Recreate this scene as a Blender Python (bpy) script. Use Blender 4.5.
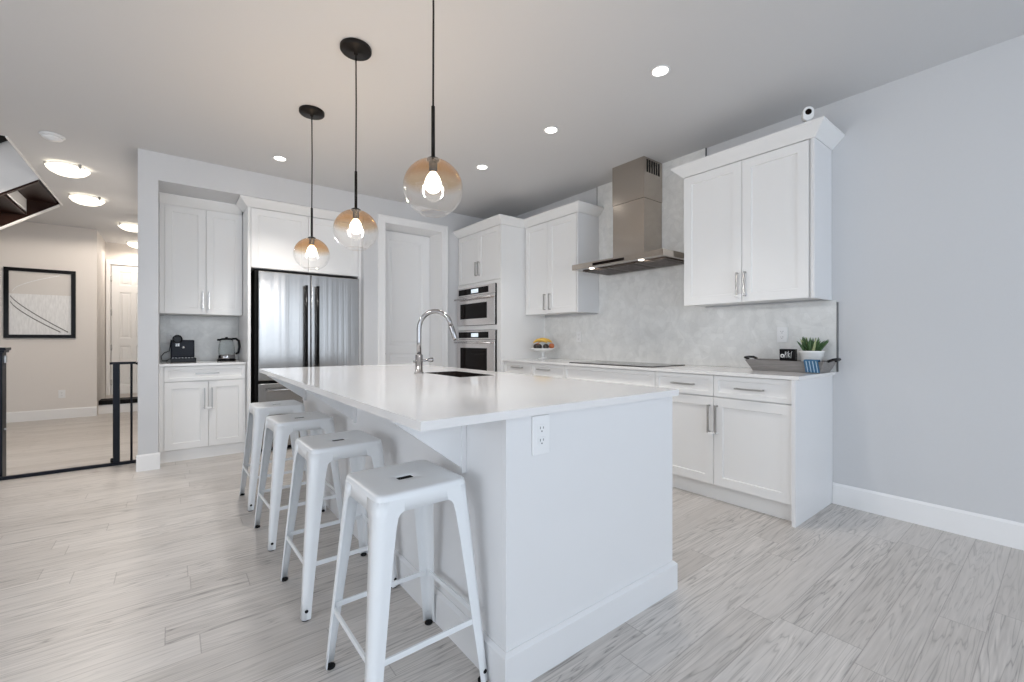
import bpy, bmesh, math, random
from mathutils import Vector, Matrix

S = bpy.context.scene
for _o in list(bpy.data.objects):
    bpy.data.objects.remove(_o)
PI = math.pi
R = math.radians
random.seed(7)

# ------------------------------------------------------------------ camera
cam_d = bpy.data.cameras.new('camera')
cam = bpy.data.objects.new('camera', cam_d)
S.collection.objects.link(cam)
cam.location = (0, 0, 1.15)
cam.rotation_euler = (R(90), 0, R(-37.9))
cam_d.sensor_width = 36
cam_d.lens = 36 * 437 / 1024
cam_d.shift_y = -1 / 1024
cam_d.clip_start = 0.05
S.camera = cam

# ------------------------------------------------------------------ world, view
w = bpy.data.worlds.new('sky')
S.world = w
w.use_nodes = True
bg = w.node_tree.nodes['Background']
bg.inputs[0].default_value = (0.72, 0.84, 1.0, 1)
bg.inputs[1].default_value = 1.6
S.view_settings.view_transform = 'Standard'
S.view_settings.look = 'None'
S.view_settings.gamma = 1
S.view_settings.use_curve_mapping = False
S.view_settings.exposure = 0.13
S.cycles.max_bounces = 10
S.cycles.diffuse_bounces = 6
S.cycles.transparent_max_bounces = 16
S.cycles.sample_clamp_indirect = 4


def area(name, loc, rot, sx, sy, power, col):
    d = bpy.data.lights.new(name, 'AREA')
    d.shape = 'RECTANGLE'
    d.size, d.size_y = sx, sy
    d.energy = power
    d.color = col
    o = bpy.data.objects.new(name, d)
    S.collection.objects.link(o)
    o.location = loc
    o.rotation_euler = rot
    return o


# daylight through the big windows behind the camera
area('daylight_front', (0.6, -3.28, 1.35), (R(108), 0, 0), 5.6, 2.3, 56, (0.82, 0.91, 1.0))
area('added_light_left', (-3.98, 0.3, 1.35), (R(115), 0, R(-90)), 4.0, 2.2, 50, (0.96, 0.98, 1.0))  # added fill light, set at an invented window on the left

area('added_light_upstairs', (-1.85, 6.1, 4.5), (0, 0, 0), 1.2, 1.2, 14, (1, 0.97, 0.94))  # added unseen light that brightens the stairwell walls
ZC = 2.825          # ceiling
XR = 3.685          # range wall
YB = 5.02           # back wall plane


# ------------------------------------------------------------------ materials
def nt(m):
    return m.node_tree.nodes, m.node_tree.links


def mat(name, col, rough=0.5, metal=0.0, spec=0.5, coat=0.0, noise=0.0, nscale=30, bump=0.0, stretch=None):
    m = bpy.data.materials.new(name)
    m.use_nodes = True
    n, l = nt(m)
    b = n['Principled BSDF']
    b.inputs['Base Color'].default_value = (*col, 1)
    b.inputs['Roughness'].default_value = rough
    b.inputs['Metallic'].default_value = metal
    b.inputs['Specular IOR Level'].default_value = spec
    b.inputs['Coat Weight'].default_value = coat
    b.inputs['Coat Roughness'].default_value = 0.08
    if noise > 0 or bump > 0:
        tc = n.new('ShaderNodeTexCoord')
        mp = n.new('ShaderNodeMapping')
        if stretch:
            mp.inputs['Scale'].default_value = stretch
        nz = n.new('ShaderNodeTexNoise')
        nz.inputs['Scale'].default_value = nscale
        nz.inputs['Detail'].default_value = 4
        l.new(tc.outputs['Object'], mp.inputs[0])
        l.new(mp.outputs[0], nz.inputs['Vector'])
        if noise > 0:
            mx = n.new('ShaderNodeMix')
            mx.data_type = 'RGBA'
            mx.inputs['A'].default_value = (*[c * (1 - noise) for c in col], 1)
            mx.inputs['B'].default_value = (*[min(1, c * (1 + noise)) for c in col], 1)
            l.new(nz.outputs['Fac'], mx.inputs['Factor'])
            l.new(mx.outputs['Result'], b.inputs['Base Color'])
        if bump > 0:
            bp = n.new('ShaderNodeBump')
            bp.inputs['Strength'].default_value = bump
            bp.inputs['Distance'].default_value = 0.002
            l.new(nz.outputs['Fac'], bp.inputs['Height'])
            l.new(bp.outputs[0], b.inputs['Normal'])
    return m


def emit(name, col, strength):
    m = bpy.data.materials.new(name)
    m.use_nodes = True
    b = m.node_tree.nodes['Principled BSDF']
    b.inputs['Base Color'].default_value = (*col, 1)
    b.inputs['Emission Color'].default_value = (*col, 1)
    b.inputs['Emission Strength'].default_value = strength
    return m


M = {}
M['wall'] = mat('wall_paint', (0.625, 0.627, 0.635), 0.7, noise=0.01, nscale=60, bump=0.05)
M['hall_wall'] = mat('hall_wall_paint', (0.76, 0.72, 0.685), 0.7, noise=0.01, nscale=60, bump=0.05)
M['ceiling'] = mat('ceiling_paint', (0.63, 0.63, 0.635), 0.8, noise=0.012, nscale=120, bump=0.12)
M['trim'] = mat('trim_paint', (0.86, 0.855, 0.85), 0.4, noise=0.005)
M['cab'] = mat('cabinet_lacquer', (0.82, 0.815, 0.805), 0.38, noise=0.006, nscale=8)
M['isl'] = mat('lacquer_toned_for_daylight', (0.76, 0.76, 0.765), 0.4, noise=0.006, nscale=8)  # tone lowered to offset daylight on island and cabinet end panels
M['quartz'] = mat('white_quartz', (0.80, 0.785, 0.775), 0.08, noise=0.012, nscale=14, spec=0.6)
M['steel_pull'] = mat('brushed_nickel', (0.48, 0.47, 0.46), 0.3, metal=1, noise=0.08, nscale=60)
M['chrome'] = mat('chrome', (0.36, 0.35, 0.35), 0.17, metal=1, noise=0.02)
M['black'] = mat('black_enamel', (0.006, 0.006, 0.007), 0.25, spec=0.2, noise=0.1)
M['black_matte'] = mat('black_matte', (0.006, 0.0055, 0.0055), 0.6, spec=0.15, noise=0.1)
M['navy'] = mat('black_painted_metal', (0.007, 0.009, 0.016), 0.35, spec=0.2, noise=0.1)
M['glass_black'] = mat('black_glass', (0.006, 0.0035, 0.003), 0.06, spec=0.1, noise=0.05)
M['bronze'] = mat('dark_bronze', (0.008, 0.006, 0.005), 0.4, spec=0.2, noise=0.1)
M['stool'] = mat('white_powder_coat', (0.80, 0.82, 0.835), 0.28, noise=0.006, spec=0.5)
M['rubber_and_shade'] = mat('black_rubber_and_slot_shade', (0.01, 0.01, 0.011), 0.8, spec=0.2, noise=0.1)
M['plastic'] = mat('white_plastic', (0.82, 0.82, 0.82), 0.35, noise=0.004)
M['socket'] = mat('socket_slot', (0.05, 0.05, 0.05), 0.6, noise=0.05)
M['seam'] = mat('tile_edge_metal', (0.16, 0.165, 0.17), 0.35, metal=0.6, noise=0.05)
M['ceramic'] = mat('white_ceramic', (0.84, 0.84, 0.83), 0.25, noise=0.004)
M['banana'] = mat('banana_skin', (0.78, 0.48, 0.08), 0.5, noise=0.18, nscale=25)
M['plum'] = mat('dark_avocado_skin', (0.03, 0.022, 0.018), 0.55, noise=0.3, nscale=60, bump=0.3)
M['apple'] = mat('red_apple_skin', (0.55, 0.16, 0.06), 0.35, noise=0.25, nscale=20)
M['darkwood'] = mat('dark_stained_wood', (0.022, 0.009, 0.006), 0.4, spec=0.2, noise=0.35, nscale=12, stretch=(1, 8, 8))
M['traywood'] = mat('weathered_grey_wood', (0.25, 0.235, 0.225), 0.7, noise=0.35, nscale=9, stretch=(6, 1, 12), bump=0.4)
M['iron'] = mat('dark_iron', (0.02, 0.018, 0.018), 0.5, metal=0.6, noise=0.2)
M['blue'] = mat('blue_cloth', (0.05, 0.15, 0.27), 0.85, noise=0.25, nscale=90)
M['paleblue'] = mat('pale_blue_cloth_stripe', (0.45, 0.58, 0.70), 0.85, noise=0.1, nscale=90)
M['leaf'] = mat('succulent_leaf', (0.05, 0.11, 0.035), 0.45, noise=0.35, nscale=30)
M['leaftip'] = mat('pale_succulent_leaf', (0.42, 0.47, 0.25), 0.45, noise=0.25, nscale=30)
M['soil'] = mat('potting_soil', (0.04, 0.03, 0.022), 0.95, noise=0.5, nscale=90)
M['bulb'] = emit('lit_bulb', (1.0, 0.92, 0.80), 6)
M['spot'] = emit('lit_downlight', (1.0, 0.96, 0.90), 6)
M['dome'] = emit('lit_dome_glass', (1.0, 0.93, 0.80), 1.6)
M['hoodlamp'] = emit('lit_hood_lamp', (1.0, 0.93, 0.82), 4)
M['display'] = emit('oven_display', (0.75, 0.85, 0.9), 0.5)
M['landing'] = mat('landing_tile', (0.45, 0.42, 0.39), 0.5, noise=0.08)
M['silver'] = mat('silver_plastic', (0.55, 0.55, 0.56), 0.3, metal=0.8, noise=0.05)


def steel(name, axis, col=(0.60, 0.59, 0.58), bump=0.02, r0=0.2, r1=0.3):
    """brushed stainless: grain stretched along one axis, anisotropic look by bump"""
    m = bpy.data.materials.new(name)
    m.use_nodes = True
    n, l = nt(m)
    b = n['Principled BSDF']
    b.inputs['Metallic'].default_value = 1
    b.inputs['Base Color'].default_value = (*col, 1)
    tc = n.new('ShaderNodeTexCoord')
    mp = n.new('ShaderNodeMapping')
    mp.inputs['Scale'].default_value = axis
    nz = n.new('ShaderNodeTexNoise')
    nz.inputs['Scale'].default_value = 6
    nz.inputs['Detail'].default_value = 3
    l.new(tc.outputs['Object'], mp.inputs[0])
    l.new(mp.outputs[0], nz.inputs['Vector'])
    mr = n.new('ShaderNodeMapRange')
    mr.inputs['To Min'].default_value = r0
    mr.inputs['To Max'].default_value = r1
    l.new(nz.outputs['Fac'], mr.inputs['Value'])
    l.new(mr.outputs[0], b.inputs['Roughness'])
    bp = n.new('ShaderNodeBump')
    bp.inputs['Strength'].default_value = bump
    bp.inputs['Distance'].default_value = 0.01
    l.new(nz.outputs['Fac'], bp.inputs['Height'])
    l.new(bp.outputs[0], b.inputs['Normal'])
    return m


M['fridge_steel'] = steel('fridge_stainless', (1.6, 1.6, 0.02), (0.41, 0.40, 0.39), 0.5, 0.2, 0.3)
M['hood_steel'] = steel('hood_stainless', (2, 2, 0.1), (0.50, 0.45, 0.40), 0.015, 0.16, 0.22)
M['oven_steel'] = steel('oven_stainless', (1, 0.2, 9), (0.80, 0.76, 0.74), 0.004)
M['sink_steel'] = steel('sink_stainless', (3, 3, 3), (0.20, 0.17, 0.155))


def floor_mat():
    m = bpy.data.materials.new('grey_oak_planks')
    m.use_nodes = True
    n, l = nt(m)
    b = n['Principled BSDF']
    tc = n.new('ShaderNodeTexCoord')
    sp = n.new('ShaderNodeSeparateXYZ')
    l.new(tc.outputs['Object'], sp.inputs[0])

    def mth(op, a, c=None, d=None):
        q = n.new('ShaderNodeMath')
        q.operation = op
        for i, v in enumerate((a, c, d)):
            if v is None:
                continue
            if isinstance(v, (int, float)):
                q.inputs[i].default_value = v
            else:
                l.new(v, q.inputs[i])
        return q.outputs[0]
    W, L = 0.135, 1.25
    yr = mth('DIVIDE', sp.outputs['Y'], W)
    row = mth('FLOOR', yr)
    fy = mth('FRACT', yr)
    wn = n.new('ShaderNodeTexWhiteNoise')
    wn.noise_dimensions = '1D'
    l.new(row, wn.inputs['W'])
    xo = mth('ADD', mth('DIVIDE', sp.outputs['X'], L), mth('MULTIPLY', wn.outputs['Value'], 7.3))
    col = mth('FLOOR', xo)
    fx = mth('FRACT', xo)
    cv = n.new('ShaderNodeCombineXYZ')
    l.new(row, cv.inputs[0])
    l.new(col, cv.inputs[1])
    wn2 = n.new('ShaderNodeTexWhiteNoise')
    wn2.noise_dimensions = '3D'
    l.new(cv.outputs[0], wn2.inputs['Vector'])
    pl = n.new('ShaderNodeSeparateColor')
    l.new(wn2.outputs['Color'], pl.inputs[0])
    # gap lines
    ey = mth('MINIMUM', fy, mth('SUBTRACT', 1.0, fy))
    ex = mth('MINIMUM', fx, mth('SUBTRACT', 1.0, fx))
    gy = mth('LESS_THAN', ey, 0.012)
    gx = mth('LESS_THAN', ex, 0.0016)
    gap = mth('MAXIMUM', gy, gx)
    # grain coordinates: stretched along X and shifted per plank
    gv = n.new('ShaderNodeCombineXYZ')
    l.new(mth('ADD', mth('MULTIPLY', sp.outputs['X'], 0.5), mth('MULTIPLY', pl.outputs[0], 37)), gv.inputs[0])
    l.new(mth('ADD', mth('MULTIPLY', sp.outputs['Y'], 9), mth('MULTIPLY', pl.outputs[1], 53)), gv.inputs[1])
    l.new(mth('MULTIPLY', pl.outputs[2], 20), gv.inputs[2])
    nz = n.new('ShaderNodeTexNoise')
    nz.inputs['Scale'].default_value = 1.6
    nz.inputs['Detail'].default_value = 3
    nz.inputs['Distortion'].default_value = 0.5
    l.new(gv.outputs[0], nz.inputs['Vector'])
    # cathedral rings from the noise field
    rings = mth('FRACT', mth('MULTIPLY', nz.outputs['Fac'], 13))
    ringl = mth('POWER', mth('ABSOLUTE', mth('SUBTRACT', mth('MULTIPLY', rings, 2), 1)), 5)
    nf = n.new('ShaderNodeTexNoise')
    nf.inputs['Scale'].default_value = 9
    nf.inputs['Detail'].default_value = 5
    l.new(gv.outputs[0], nf.inputs['Vector'])
    cr = n.new('ShaderNodeValToRGB')
    cr.color_ramp.elements[0].color = (0.54, 0.505, 0.475, 1)
    cr.color_ramp.elements[1].color = (0.62, 0.585, 0.555, 1)
    e = cr.color_ramp.elements.new(0.5)
    e.color = (0.58, 0.545, 0.515, 1)
    l.new(pl.outputs[0], cr.inputs[0])
    grain = mth('ADD', mth('MULTIPLY', ringl, -0.34), mth('MULTIPLY', mth('SUBTRACT', nf.outputs['Fac'], 0.5), 0.62))
    fac = mth('ADD', 1.0, mth('MULTIPLY', grain, mth('ADD', 0.45, mth('MULTIPLY', pl.outputs[2], 0.9))))
    vm = n.new('ShaderNodeVectorMath')
    vm.operation = 'SCALE'
    l.new(cr.outputs[0], vm.inputs[0])
    l.new(fac, vm.inputs['Scale'])
    mx = n.new('ShaderNodeMix')
    mx.data_type = 'RGBA'
    l.new(mth('MULTIPLY', gap, 0.35), mx.inputs['Factor'])
    l.new(vm.outputs[0], mx.inputs['A'])
    mx.inputs['B'].default_value = (0.12, 0.10, 0.09, 1)
    l.new(mx.outputs['Result'], b.inputs['Base Color'])
    b.inputs['Roughness'].default_value = 0.36
    b.inputs['Specular IOR Level'].default_value = 0.45
    bp = n.new('ShaderNodeBump')
    bp.inputs['Strength'].default_value = 0.25
    bp.inputs['Distance'].default_value = 0.002
    l.new(mth('SUBTRACT', fac, gap), bp.inputs['Height'])
    l.new(bp.outputs[0], b.inputs['Normal'])
    return m


def tile_mat():
    """pale marble mosaic: small hexagon-like cells with hairline joints and faint clouds"""
    m = bpy.data.materials.new('marble_mosaic_tile')
    m.use_nodes = True
    n, l = nt(m)
    b = n['Principled BSDF']
    tc = n.new('ShaderNodeTexCoord')
    vo = n.new('ShaderNodeTexVoronoi')
    vo.inputs['Scale'].default_value = 17
    vo.inputs['Randomness'].default_value = 0.8
    vd = n.new('ShaderNodeTexVoronoi')
    vd.feature = 'DISTANCE_TO_EDGE'
    vd.inputs['Scale'].default_value = 17
    vd.inputs['Randomness'].default_value = 0.8
    nz = n.new('ShaderNodeTexNoise')
    nz.inputs['Scale'].default_value = 5
    nz.inputs['Detail'].default_value = 6
    nz.inputs['Distortion'].default_value = 1.5
    for q in (vo, vd, nz):
        l.new(tc.outputs['Object'], q.inputs['Vector'])
    cr = n.new('ShaderNodeValToRGB')
    cr.color_ramp.elements[0].position = 0.3
    cr.color_ramp.elements[0].color = (0.70, 0.70, 0.685, 1)
    cr.color_ramp.elements[1].position = 0.62
    cr.color_ramp.elements[1].color = (0.80, 0.80, 0.785, 1)
    l.new(nz.outputs['Fac'], cr.inputs[0])
    sc = n.new('ShaderNodeSeparateColor')
    l.new(vo.outputs['Color'], sc.inputs[0])
    mr = n.new('ShaderNodeMapRange')
    mr.inputs['To Min'].default_value = 0.96
    mr.inputs['To Max'].default_value = 1.04
    l.new(sc.outputs[0], mr.inputs['Value'])
    jt = n.new('ShaderNodeMapRange')
    jt.inputs['From Max'].default_value = 0.05
    jt.inputs['To Min'].default_value = 0.965
    jt.inputs['To Max'].default_value = 1.0
    l.new(vd.outputs['Distance'], jt.inputs['Value'])
    mu = n.new('ShaderNodeMath')
    mu.operation = 'MULTIPLY'
    l.new(mr.outputs[0], mu.inputs[0])
    l.new(jt.outputs[0], mu.inputs[1])
    vm = n.new('ShaderNodeVectorMath')
    vm.operation = 'SCALE'
    l.new(cr.outputs[0], vm.inputs[0])
    l.new(mu.outputs[0], vm.inputs['Scale'])
    l.new(vm.outputs[0], b.inputs['Base Color'])
    b.inputs['Roughness'].default_value = 0.25
    return m


def globe_mat():
    """blown glass, amber at the crown fading to clear"""
    m = bpy.data.materials.new('amber_ombre_glass')
    m.use_nodes = True
    n, l = nt(m)
    n.remove(n['Principled BSDF'])
    out = n['Material Output']
    tc = n.new('ShaderNodeTexCoord')
    sp = n.new('ShaderNodeSeparateXYZ')
    l.new(tc.outputs['Object'], sp.inputs[0])
    mr = n.new('ShaderNodeMapRange')
    mr.inputs['From Min'].default_value = 0.0
    mr.inputs['From Max'].default_value = 0.05
    mr.interpolation_type = 'SMOOTHSTEP'
    l.new(sp.outputs['Z'], mr.inputs['Value'])
    cr = n.new('ShaderNodeMix')
    cr.data_type = 'RGBA'
    cr.inputs['A'].default_value = (0.995, 0.99, 0.985, 1)
    cr.inputs['B'].default_value = (0.83, 0.585, 0.345, 1)
    l.new(mr.outputs[0], cr.inputs['Factor'])
    tr = n.new('ShaderNodeBsdfTransparent')
    l.new(cr.outputs['Result'], tr.inputs[0])
    gl = n.new('ShaderNodeBsdfGlossy')
    gl.inputs['Roughness'].default_value = 0.03
    lw = n.new('ShaderNodeLayerWeight')
    lw.inputs[0].default_value = 0.5
    pw = n.new('ShaderNodeMath')
    pw.operation = 'POWER'
    pw.inputs[1].default_value = 2.8
    l.new(lw.outputs['Facing'], pw.inputs[0])
    ml = n.new('ShaderNodeMath')
    ml.operation = 'MULTIPLY_ADD'
    ml.inputs[1].default_value = 0.55
    ml.inputs[2].default_value = 0.025
    l.new(pw.outputs[0], ml.inputs[0])
    mx = n.new('ShaderNodeMixShader')
    l.new(ml.outputs[0], mx.inputs[0])
    l.new(tr.outputs[0], mx.inputs[1])
    l.new(gl.outputs[0], mx.inputs[2])
    df = n.new('ShaderNodeBsdfTranslucent')
    df.inputs[0].default_value = (1, 0.95, 0.88, 1)
    mx2 = n.new('ShaderNodeMixShader')
    mx2.inputs[0].default_value = 0.005
    l.new(mx.outputs[0], mx2.inputs[1])
    l.new(df.outputs[0], mx2.inputs[2])
    l.new(mx2.outputs[0], out.inputs[0])
    return m


def clear_glass(name, tint=(0.96, 0.97, 0.97)):
    m = bpy.data.materials.new(name)
    m.use_nodes = True
    n, l = nt(m)
    n.remove(n['Principled BSDF'])
    out = n['Material Output']
    tr = n.new('ShaderNodeBsdfTransparent')
    tr.inputs[0].default_value = (*tint, 1)
    gl = n.new('ShaderNodeBsdfGlossy')
    gl.inputs['Roughness'].default_value = 0.02
    lw = n.new('ShaderNodeLayerWeight')
    lw.inputs[0].default_value = 0.5
    pw = n.new('ShaderNodeMath')
    pw.operation = 'POWER'
    pw.inputs[1].default_value = 3.0
    l.new(lw.outputs['Facing'], pw.inputs[0])
    mx = n.new('ShaderNodeMixShader')
    l.new(pw.outputs[0], mx.inputs[0])
    l.new(tr.outputs[0], mx.inputs[1])
    l.new(gl.outputs[0], mx.inputs[2])
    l.new(mx.outputs[0], out.inputs[0])
    return m


M['floor'] = floor_mat()
M['tile'] = tile_mat()
M['globe'] = globe_mat()
M['glass'] = clear_glass('clear_glass')

# ------------------------------------------------------------------ mesh helpers
ORG = {}            # world origin of each thing and part (all unrotated while built)


def bx(bm, x0, x1, y0, y1, z0, z1, bev=0.0):
    if x0 > x1: x0, x1 = x1, x0
    if y0 > y1: y0, y1 = y1, y0
    if z0 > z1: z0, z1 = z1, z0
    t = bmesh.new()
    v = [t.verts.new(p) for p in ((x0, y0, z0), (x1, y0, z0), (x1, y1, z0), (x0, y1, z0), (x0, y0, z1), (x1, y0, z1), (x1, y1, z1), (x0, y1, z1))]
    for f in ((0, 3, 2, 1), (4, 5, 6, 7), (0, 1, 5, 4), (1, 2, 6, 5), (2, 3, 7, 6), (3, 0, 4, 7)):
        t.faces.new([v[i] for i in f])
    if bev > 0:
        bmesh.ops.bevel(t, geom=list(t.edges), offset=bev, segments=2, profile=0.6, affect='EDGES')
    merge(bm, t)
    return bm


def merge(bm, t):
    me = bpy.data.meshes.new('tmp')
    t.to_mesh(me)
    t.free()
    bm.from_mesh(me)
    bpy.data.meshes.remove(me)


def box(*a, **k):
    return bx(bmesh.new(), *a, **k)


def lathe(bm, prof, c=(0, 0, 0), n=32, smooth=True):
    """prof: list of (r, z) going round the outside; r = 0 closes to a pole"""
    rings = []
    for r, z in prof:
        if r <= 1e-6:
            rings.append([bm.verts.new((c[0], c[1], c[2] + z))])
        else:
            rings.append([bm.verts.new((c[0] + r * math.cos(2 * PI * i / n), c[1] + r * math.sin(2 * PI * i / n), c[2] + z)) for i in range(n)])
    for a, b in zip(rings, rings[1:]):
        for i in range(n):
            j = (i + 1) % n
            if len(a) == 1 and len(b) == 1:
                continue
            if len(a) == 1:
                f = bm.faces.new((a[0], b[j], b[i]))
            elif len(b) == 1:
                f = bm.faces.new((a[i], a[j], b[0]))
            else:
                f = bm.faces.new((a[i], a[j], b[j], b[i]))
            f.smooth = smooth
    return bm


def tube(bm, pts, rad, n=12, cap=True):
    pts = [Vector(p) for p in pts]
    rads = rad if isinstance(rad, (list, tuple)) else [rad] * len(pts)
    rings = []
    t0 = (pts[1] - pts[0]).normalized()
    up = Vector((0, 0, 1)) if abs(t0.z) < 0.9 else Vector((1, 0, 0))
    nrm = t0.cross(up).normalized()
    for i, p in enumerate(pts):
        if i == 0:
            t = t0
        elif i == len(pts) - 1:
            t = (pts[i] - pts[i - 1]).normalized()
        else:
            t = ((pts[i + 1] - p).normalized() + (p - pts[i - 1]).normalized()).normalized()
        nrm = (nrm - t * nrm.dot(t)).normalized()
        bi = t.cross(nrm)
        rings.append([bm.verts.new(p + (nrm * math.cos(2 * PI * k / n) + bi * math.sin(2 * PI * k / n)) * rads[i]) for k in range(n)])
    for a, b in zip(rings, rings[1:]):
        for k in range(n):
            j = (k + 1) % n
            f = bm.faces.new((a[k], a[j], b[j], b[k]))
            f.smooth = True
    if cap:
        bm.faces.new(rings[0][::-1])
        bm.faces.new(rings[-1])
    return bm


def prism(bm, poly, axis, a0, a1):
    """extrude a 2-D polygon along an axis: axis 'x' -> poly is (y,z); 'y' -> (x,z); 'z' -> (x,y)"""
    def P(p, a):
        return {'x': (a, p[0], p[1]), 'y': (p[0], a, p[1]), 'z': (p[0], p[1], a)}[axis]
    A = [bm.verts.new(P(p, a0)) for p in poly]
    B = [bm.verts.new(P(p, a1)) for p in poly]
    bm.faces.new(A)
    bm.faces.new(B[::-1])
    k = len(poly)
    for i in range(k):
        bm.faces.new((A[i], B[i], B[(i + 1) % k], A[(i + 1) % k]))
    return bm


def slab_hole(bm, x0, x1, y0, y1, z0, z1, hx0, hx1, hy0, hy1):
    """a slab with one rectangular hole, as one manifold piece"""
    xs, ys = [x0, hx0, hx1, x1], [y0, hy0, hy1, y1]
    V = {}
    for k, z in enumerate((z0, z1)):
        for i, x in enumerate(xs):
            for j, y in enumerate(ys):
                V[i, j, k] = bm.verts.new((x, y, z))
    for i in range(3):
        for j in range(3):
            if i == 1 and j == 1:
                continue
            bm.faces.new((V[i, j, 1], V[i + 1, j, 1], V[i + 1, j + 1, 1], V[i, j + 1, 1]))
            bm.faces.new((V[i, j, 0], V[i, j + 1, 0], V[i + 1, j + 1, 0], V[i + 1, j, 0]))
    for i in range(3):
        bm.faces.new((V[i, 0, 0], V[i + 1, 0, 0], V[i + 1, 0, 1], V[i, 0, 1]))
        bm.faces.new((V[i, 3, 0], V[i, 3, 1], V[i + 1, 3, 1], V[i + 1, 3, 0]))
        bm.faces.new((V[0, i, 0], V[0, i, 1], V[0, i + 1, 1], V[0, i + 1, 0]))
        bm.faces.new((V[3, i, 0], V[3, i + 1, 0], V[3, i + 1, 1], V[3, i, 1]))
    bm.faces.new((V[1, 1, 0], V[1, 1, 1], V[2, 1, 1], V[2, 1, 0]))
    bm.faces.new((V[1, 2, 0], V[2, 2, 0], V[2, 2, 1], V[1, 2, 1]))
    bm.faces.new((V[1, 1, 0], V[1, 2, 0], V[1, 2, 1], V[1, 1, 1]))
    bm.faces.new((V[2, 1, 0], V[2, 1, 1], V[2, 2, 1], V[2, 2, 0]))
    return bm


def obj(name, bm, material, parent=None, base=None, fix=True, label=None):
    """link a bmesh (world coordinates) as ONE mesh object"""
    if fix:
        bmesh.ops.recalc_face_normals(bm, faces=list(bm.faces))
    if parent is not None:
        org = ORG[parent.name]
    elif base is not None:
        org = Vector(base)
    else:
        xs = [v.co.x for v in bm.verts]
        ys = [v.co.y for v in bm.verts]
        zs = [v.co.z for v in bm.verts]
        org = Vector(((min(xs) + max(xs)) / 2, (min(ys) + max(ys)) / 2, min(zs)))
    for v in bm.verts:
        v.co -= org
    me = bpy.data.meshes.new(name)
    bm.to_mesh(me)
    bm.free()
    me.materials.append(M[material] if isinstance(material, str) else material)
    o = bpy.data.objects.new(name, me)
    S.collection.objects.link(o)
    if parent is not None:
        o.parent = parent
    else:
        o.location = org
    ORG[o.name] = org.copy()
    if label:
        o['label'] = label
    return o


def thing(name, label, cat, loc=(0, 0, 0), group=None):
    o = bpy.data.objects.new(name, None)
    o.empty_display_size = 0.05
    S.collection.objects.link(o)
    o.location = loc
    o['label'] = label
    o['category'] = cat
    if group:
        o['group'] = group
    ORG[o.name] = Vector(loc)
    return o


def tag(o, label, cat, group=None):
    o['label'] = label
    o['category'] = cat
    if group:
        o['group'] = group
    return o


def struct(name, bm, m, parent=None):
    o = obj(name, bm, m, parent)
    if parent is None:
        o['kind'] = 'structure'
    return o


def dup(root, loc, rotz=0, label=None):
    """a copy of a thing with copies of its parts and sub-parts"""
    r = root.copy()
    S.collection.objects.link(r)
    r.location = loc
    r.rotation_euler = (0, 0, rotz)
    if label:
        r['label'] = label
    for ch in list(root.children):
        c = ch.copy()
        S.collection.objects.link(c)
        c.parent = r
        for g in list(ch.children):
            d = g.copy()
            S.collection.objects.link(d)
            d.parent = c
    return r


def lamp_child(parent, kind, loc, energy, col, size=0.05, **k):
    d = bpy.data.lights.new('lamp_light', kind)
    d.energy = energy
    d.color = col
    if kind == 'SPOT':
        d.spot_size = k.get('angle', R(120))
        d.spot_blend = k.get('blend', 0.8)
    d.shadow_soft_size = size
    o = bpy.data.objects.new('lamp_light', d)
    S.collection.objects.link(o)
    o.parent = parent
    o.location = loc
    return o


# a face frame: facing '-x' (cabinets on the range wall) or '-y' (on the back wall)
def FP(facing, a, n, z):
    """a: coordinate along the wall, n: plane coordinate"""
    return (n, a, z) if facing == 'x' else (a, n, z)


def shaker(facing, a0, a1, z0, z1, plane, th=0.02, fr=0.06, rec=0.008):
    """a shaker front: slab with a recessed flat panel"""
    bm = bmesh.new()
    if a0 > a1: a0, a1 = a1, a0
    def ring(da, n):
        return [bm.verts.new(FP(facing, *q)) for q in ((a0 + da, n, z0 + da), (a1 - da, n, z0 + da), (a1 - da, n, z1 - da), (a0 + da, n, z1 - da))]
    e = 0.0015
    back = ring(0, plane + th)
    side = ring(0, plane + e)
    out = ring(e, plane)
    inn = ring(fr, plane)
    low = ring(fr + 0.003, plane + rec)
    for A, B in ((back, side), (side, out), (out, inn), (inn, low)):
        for i in range(4):
            bm.faces.new((A[i], A[(i + 1) % 4], B[(i + 1) % 4], B[i]))
    bm.faces.new(low)
    bm.faces.new(back[::-1])
    return bm


def pull(facing, a, z, plane, length=0.2, vertical=True, out=0.034, t=0.0055):
    """slim square bar pull on two posts"""
    bm = bmesh.new()
    h = length / 2
    def b(a0, a1, n0, n1, z0, z1):
        if facing == 'x':
            bx(bm, n0, n1, a0, a1, z0, z1, 0.001)
        else:
            bx(bm, a0, a1, n0, n1, z0, z1, 0.001)
    if vertical:
        b(a - t, a + t, plane - out, plane - out + 2 * t, z - h, z + h)
        for s in (-1, 1):
            b(a - t, a + t, plane - out + 2 * t, plane, z + s * (h - t) - t, z + s * (h - t) + t)
    else:
        b(a - h, a + h, plane - out, plane - out + 2 * t, z - t, z + t)
        for s in (-1, 1):
            b(a + s * (h - t) - t, a + s * (h - t) + t, plane - out + 2 * t, plane, z - t, z + t)
    return bm


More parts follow.
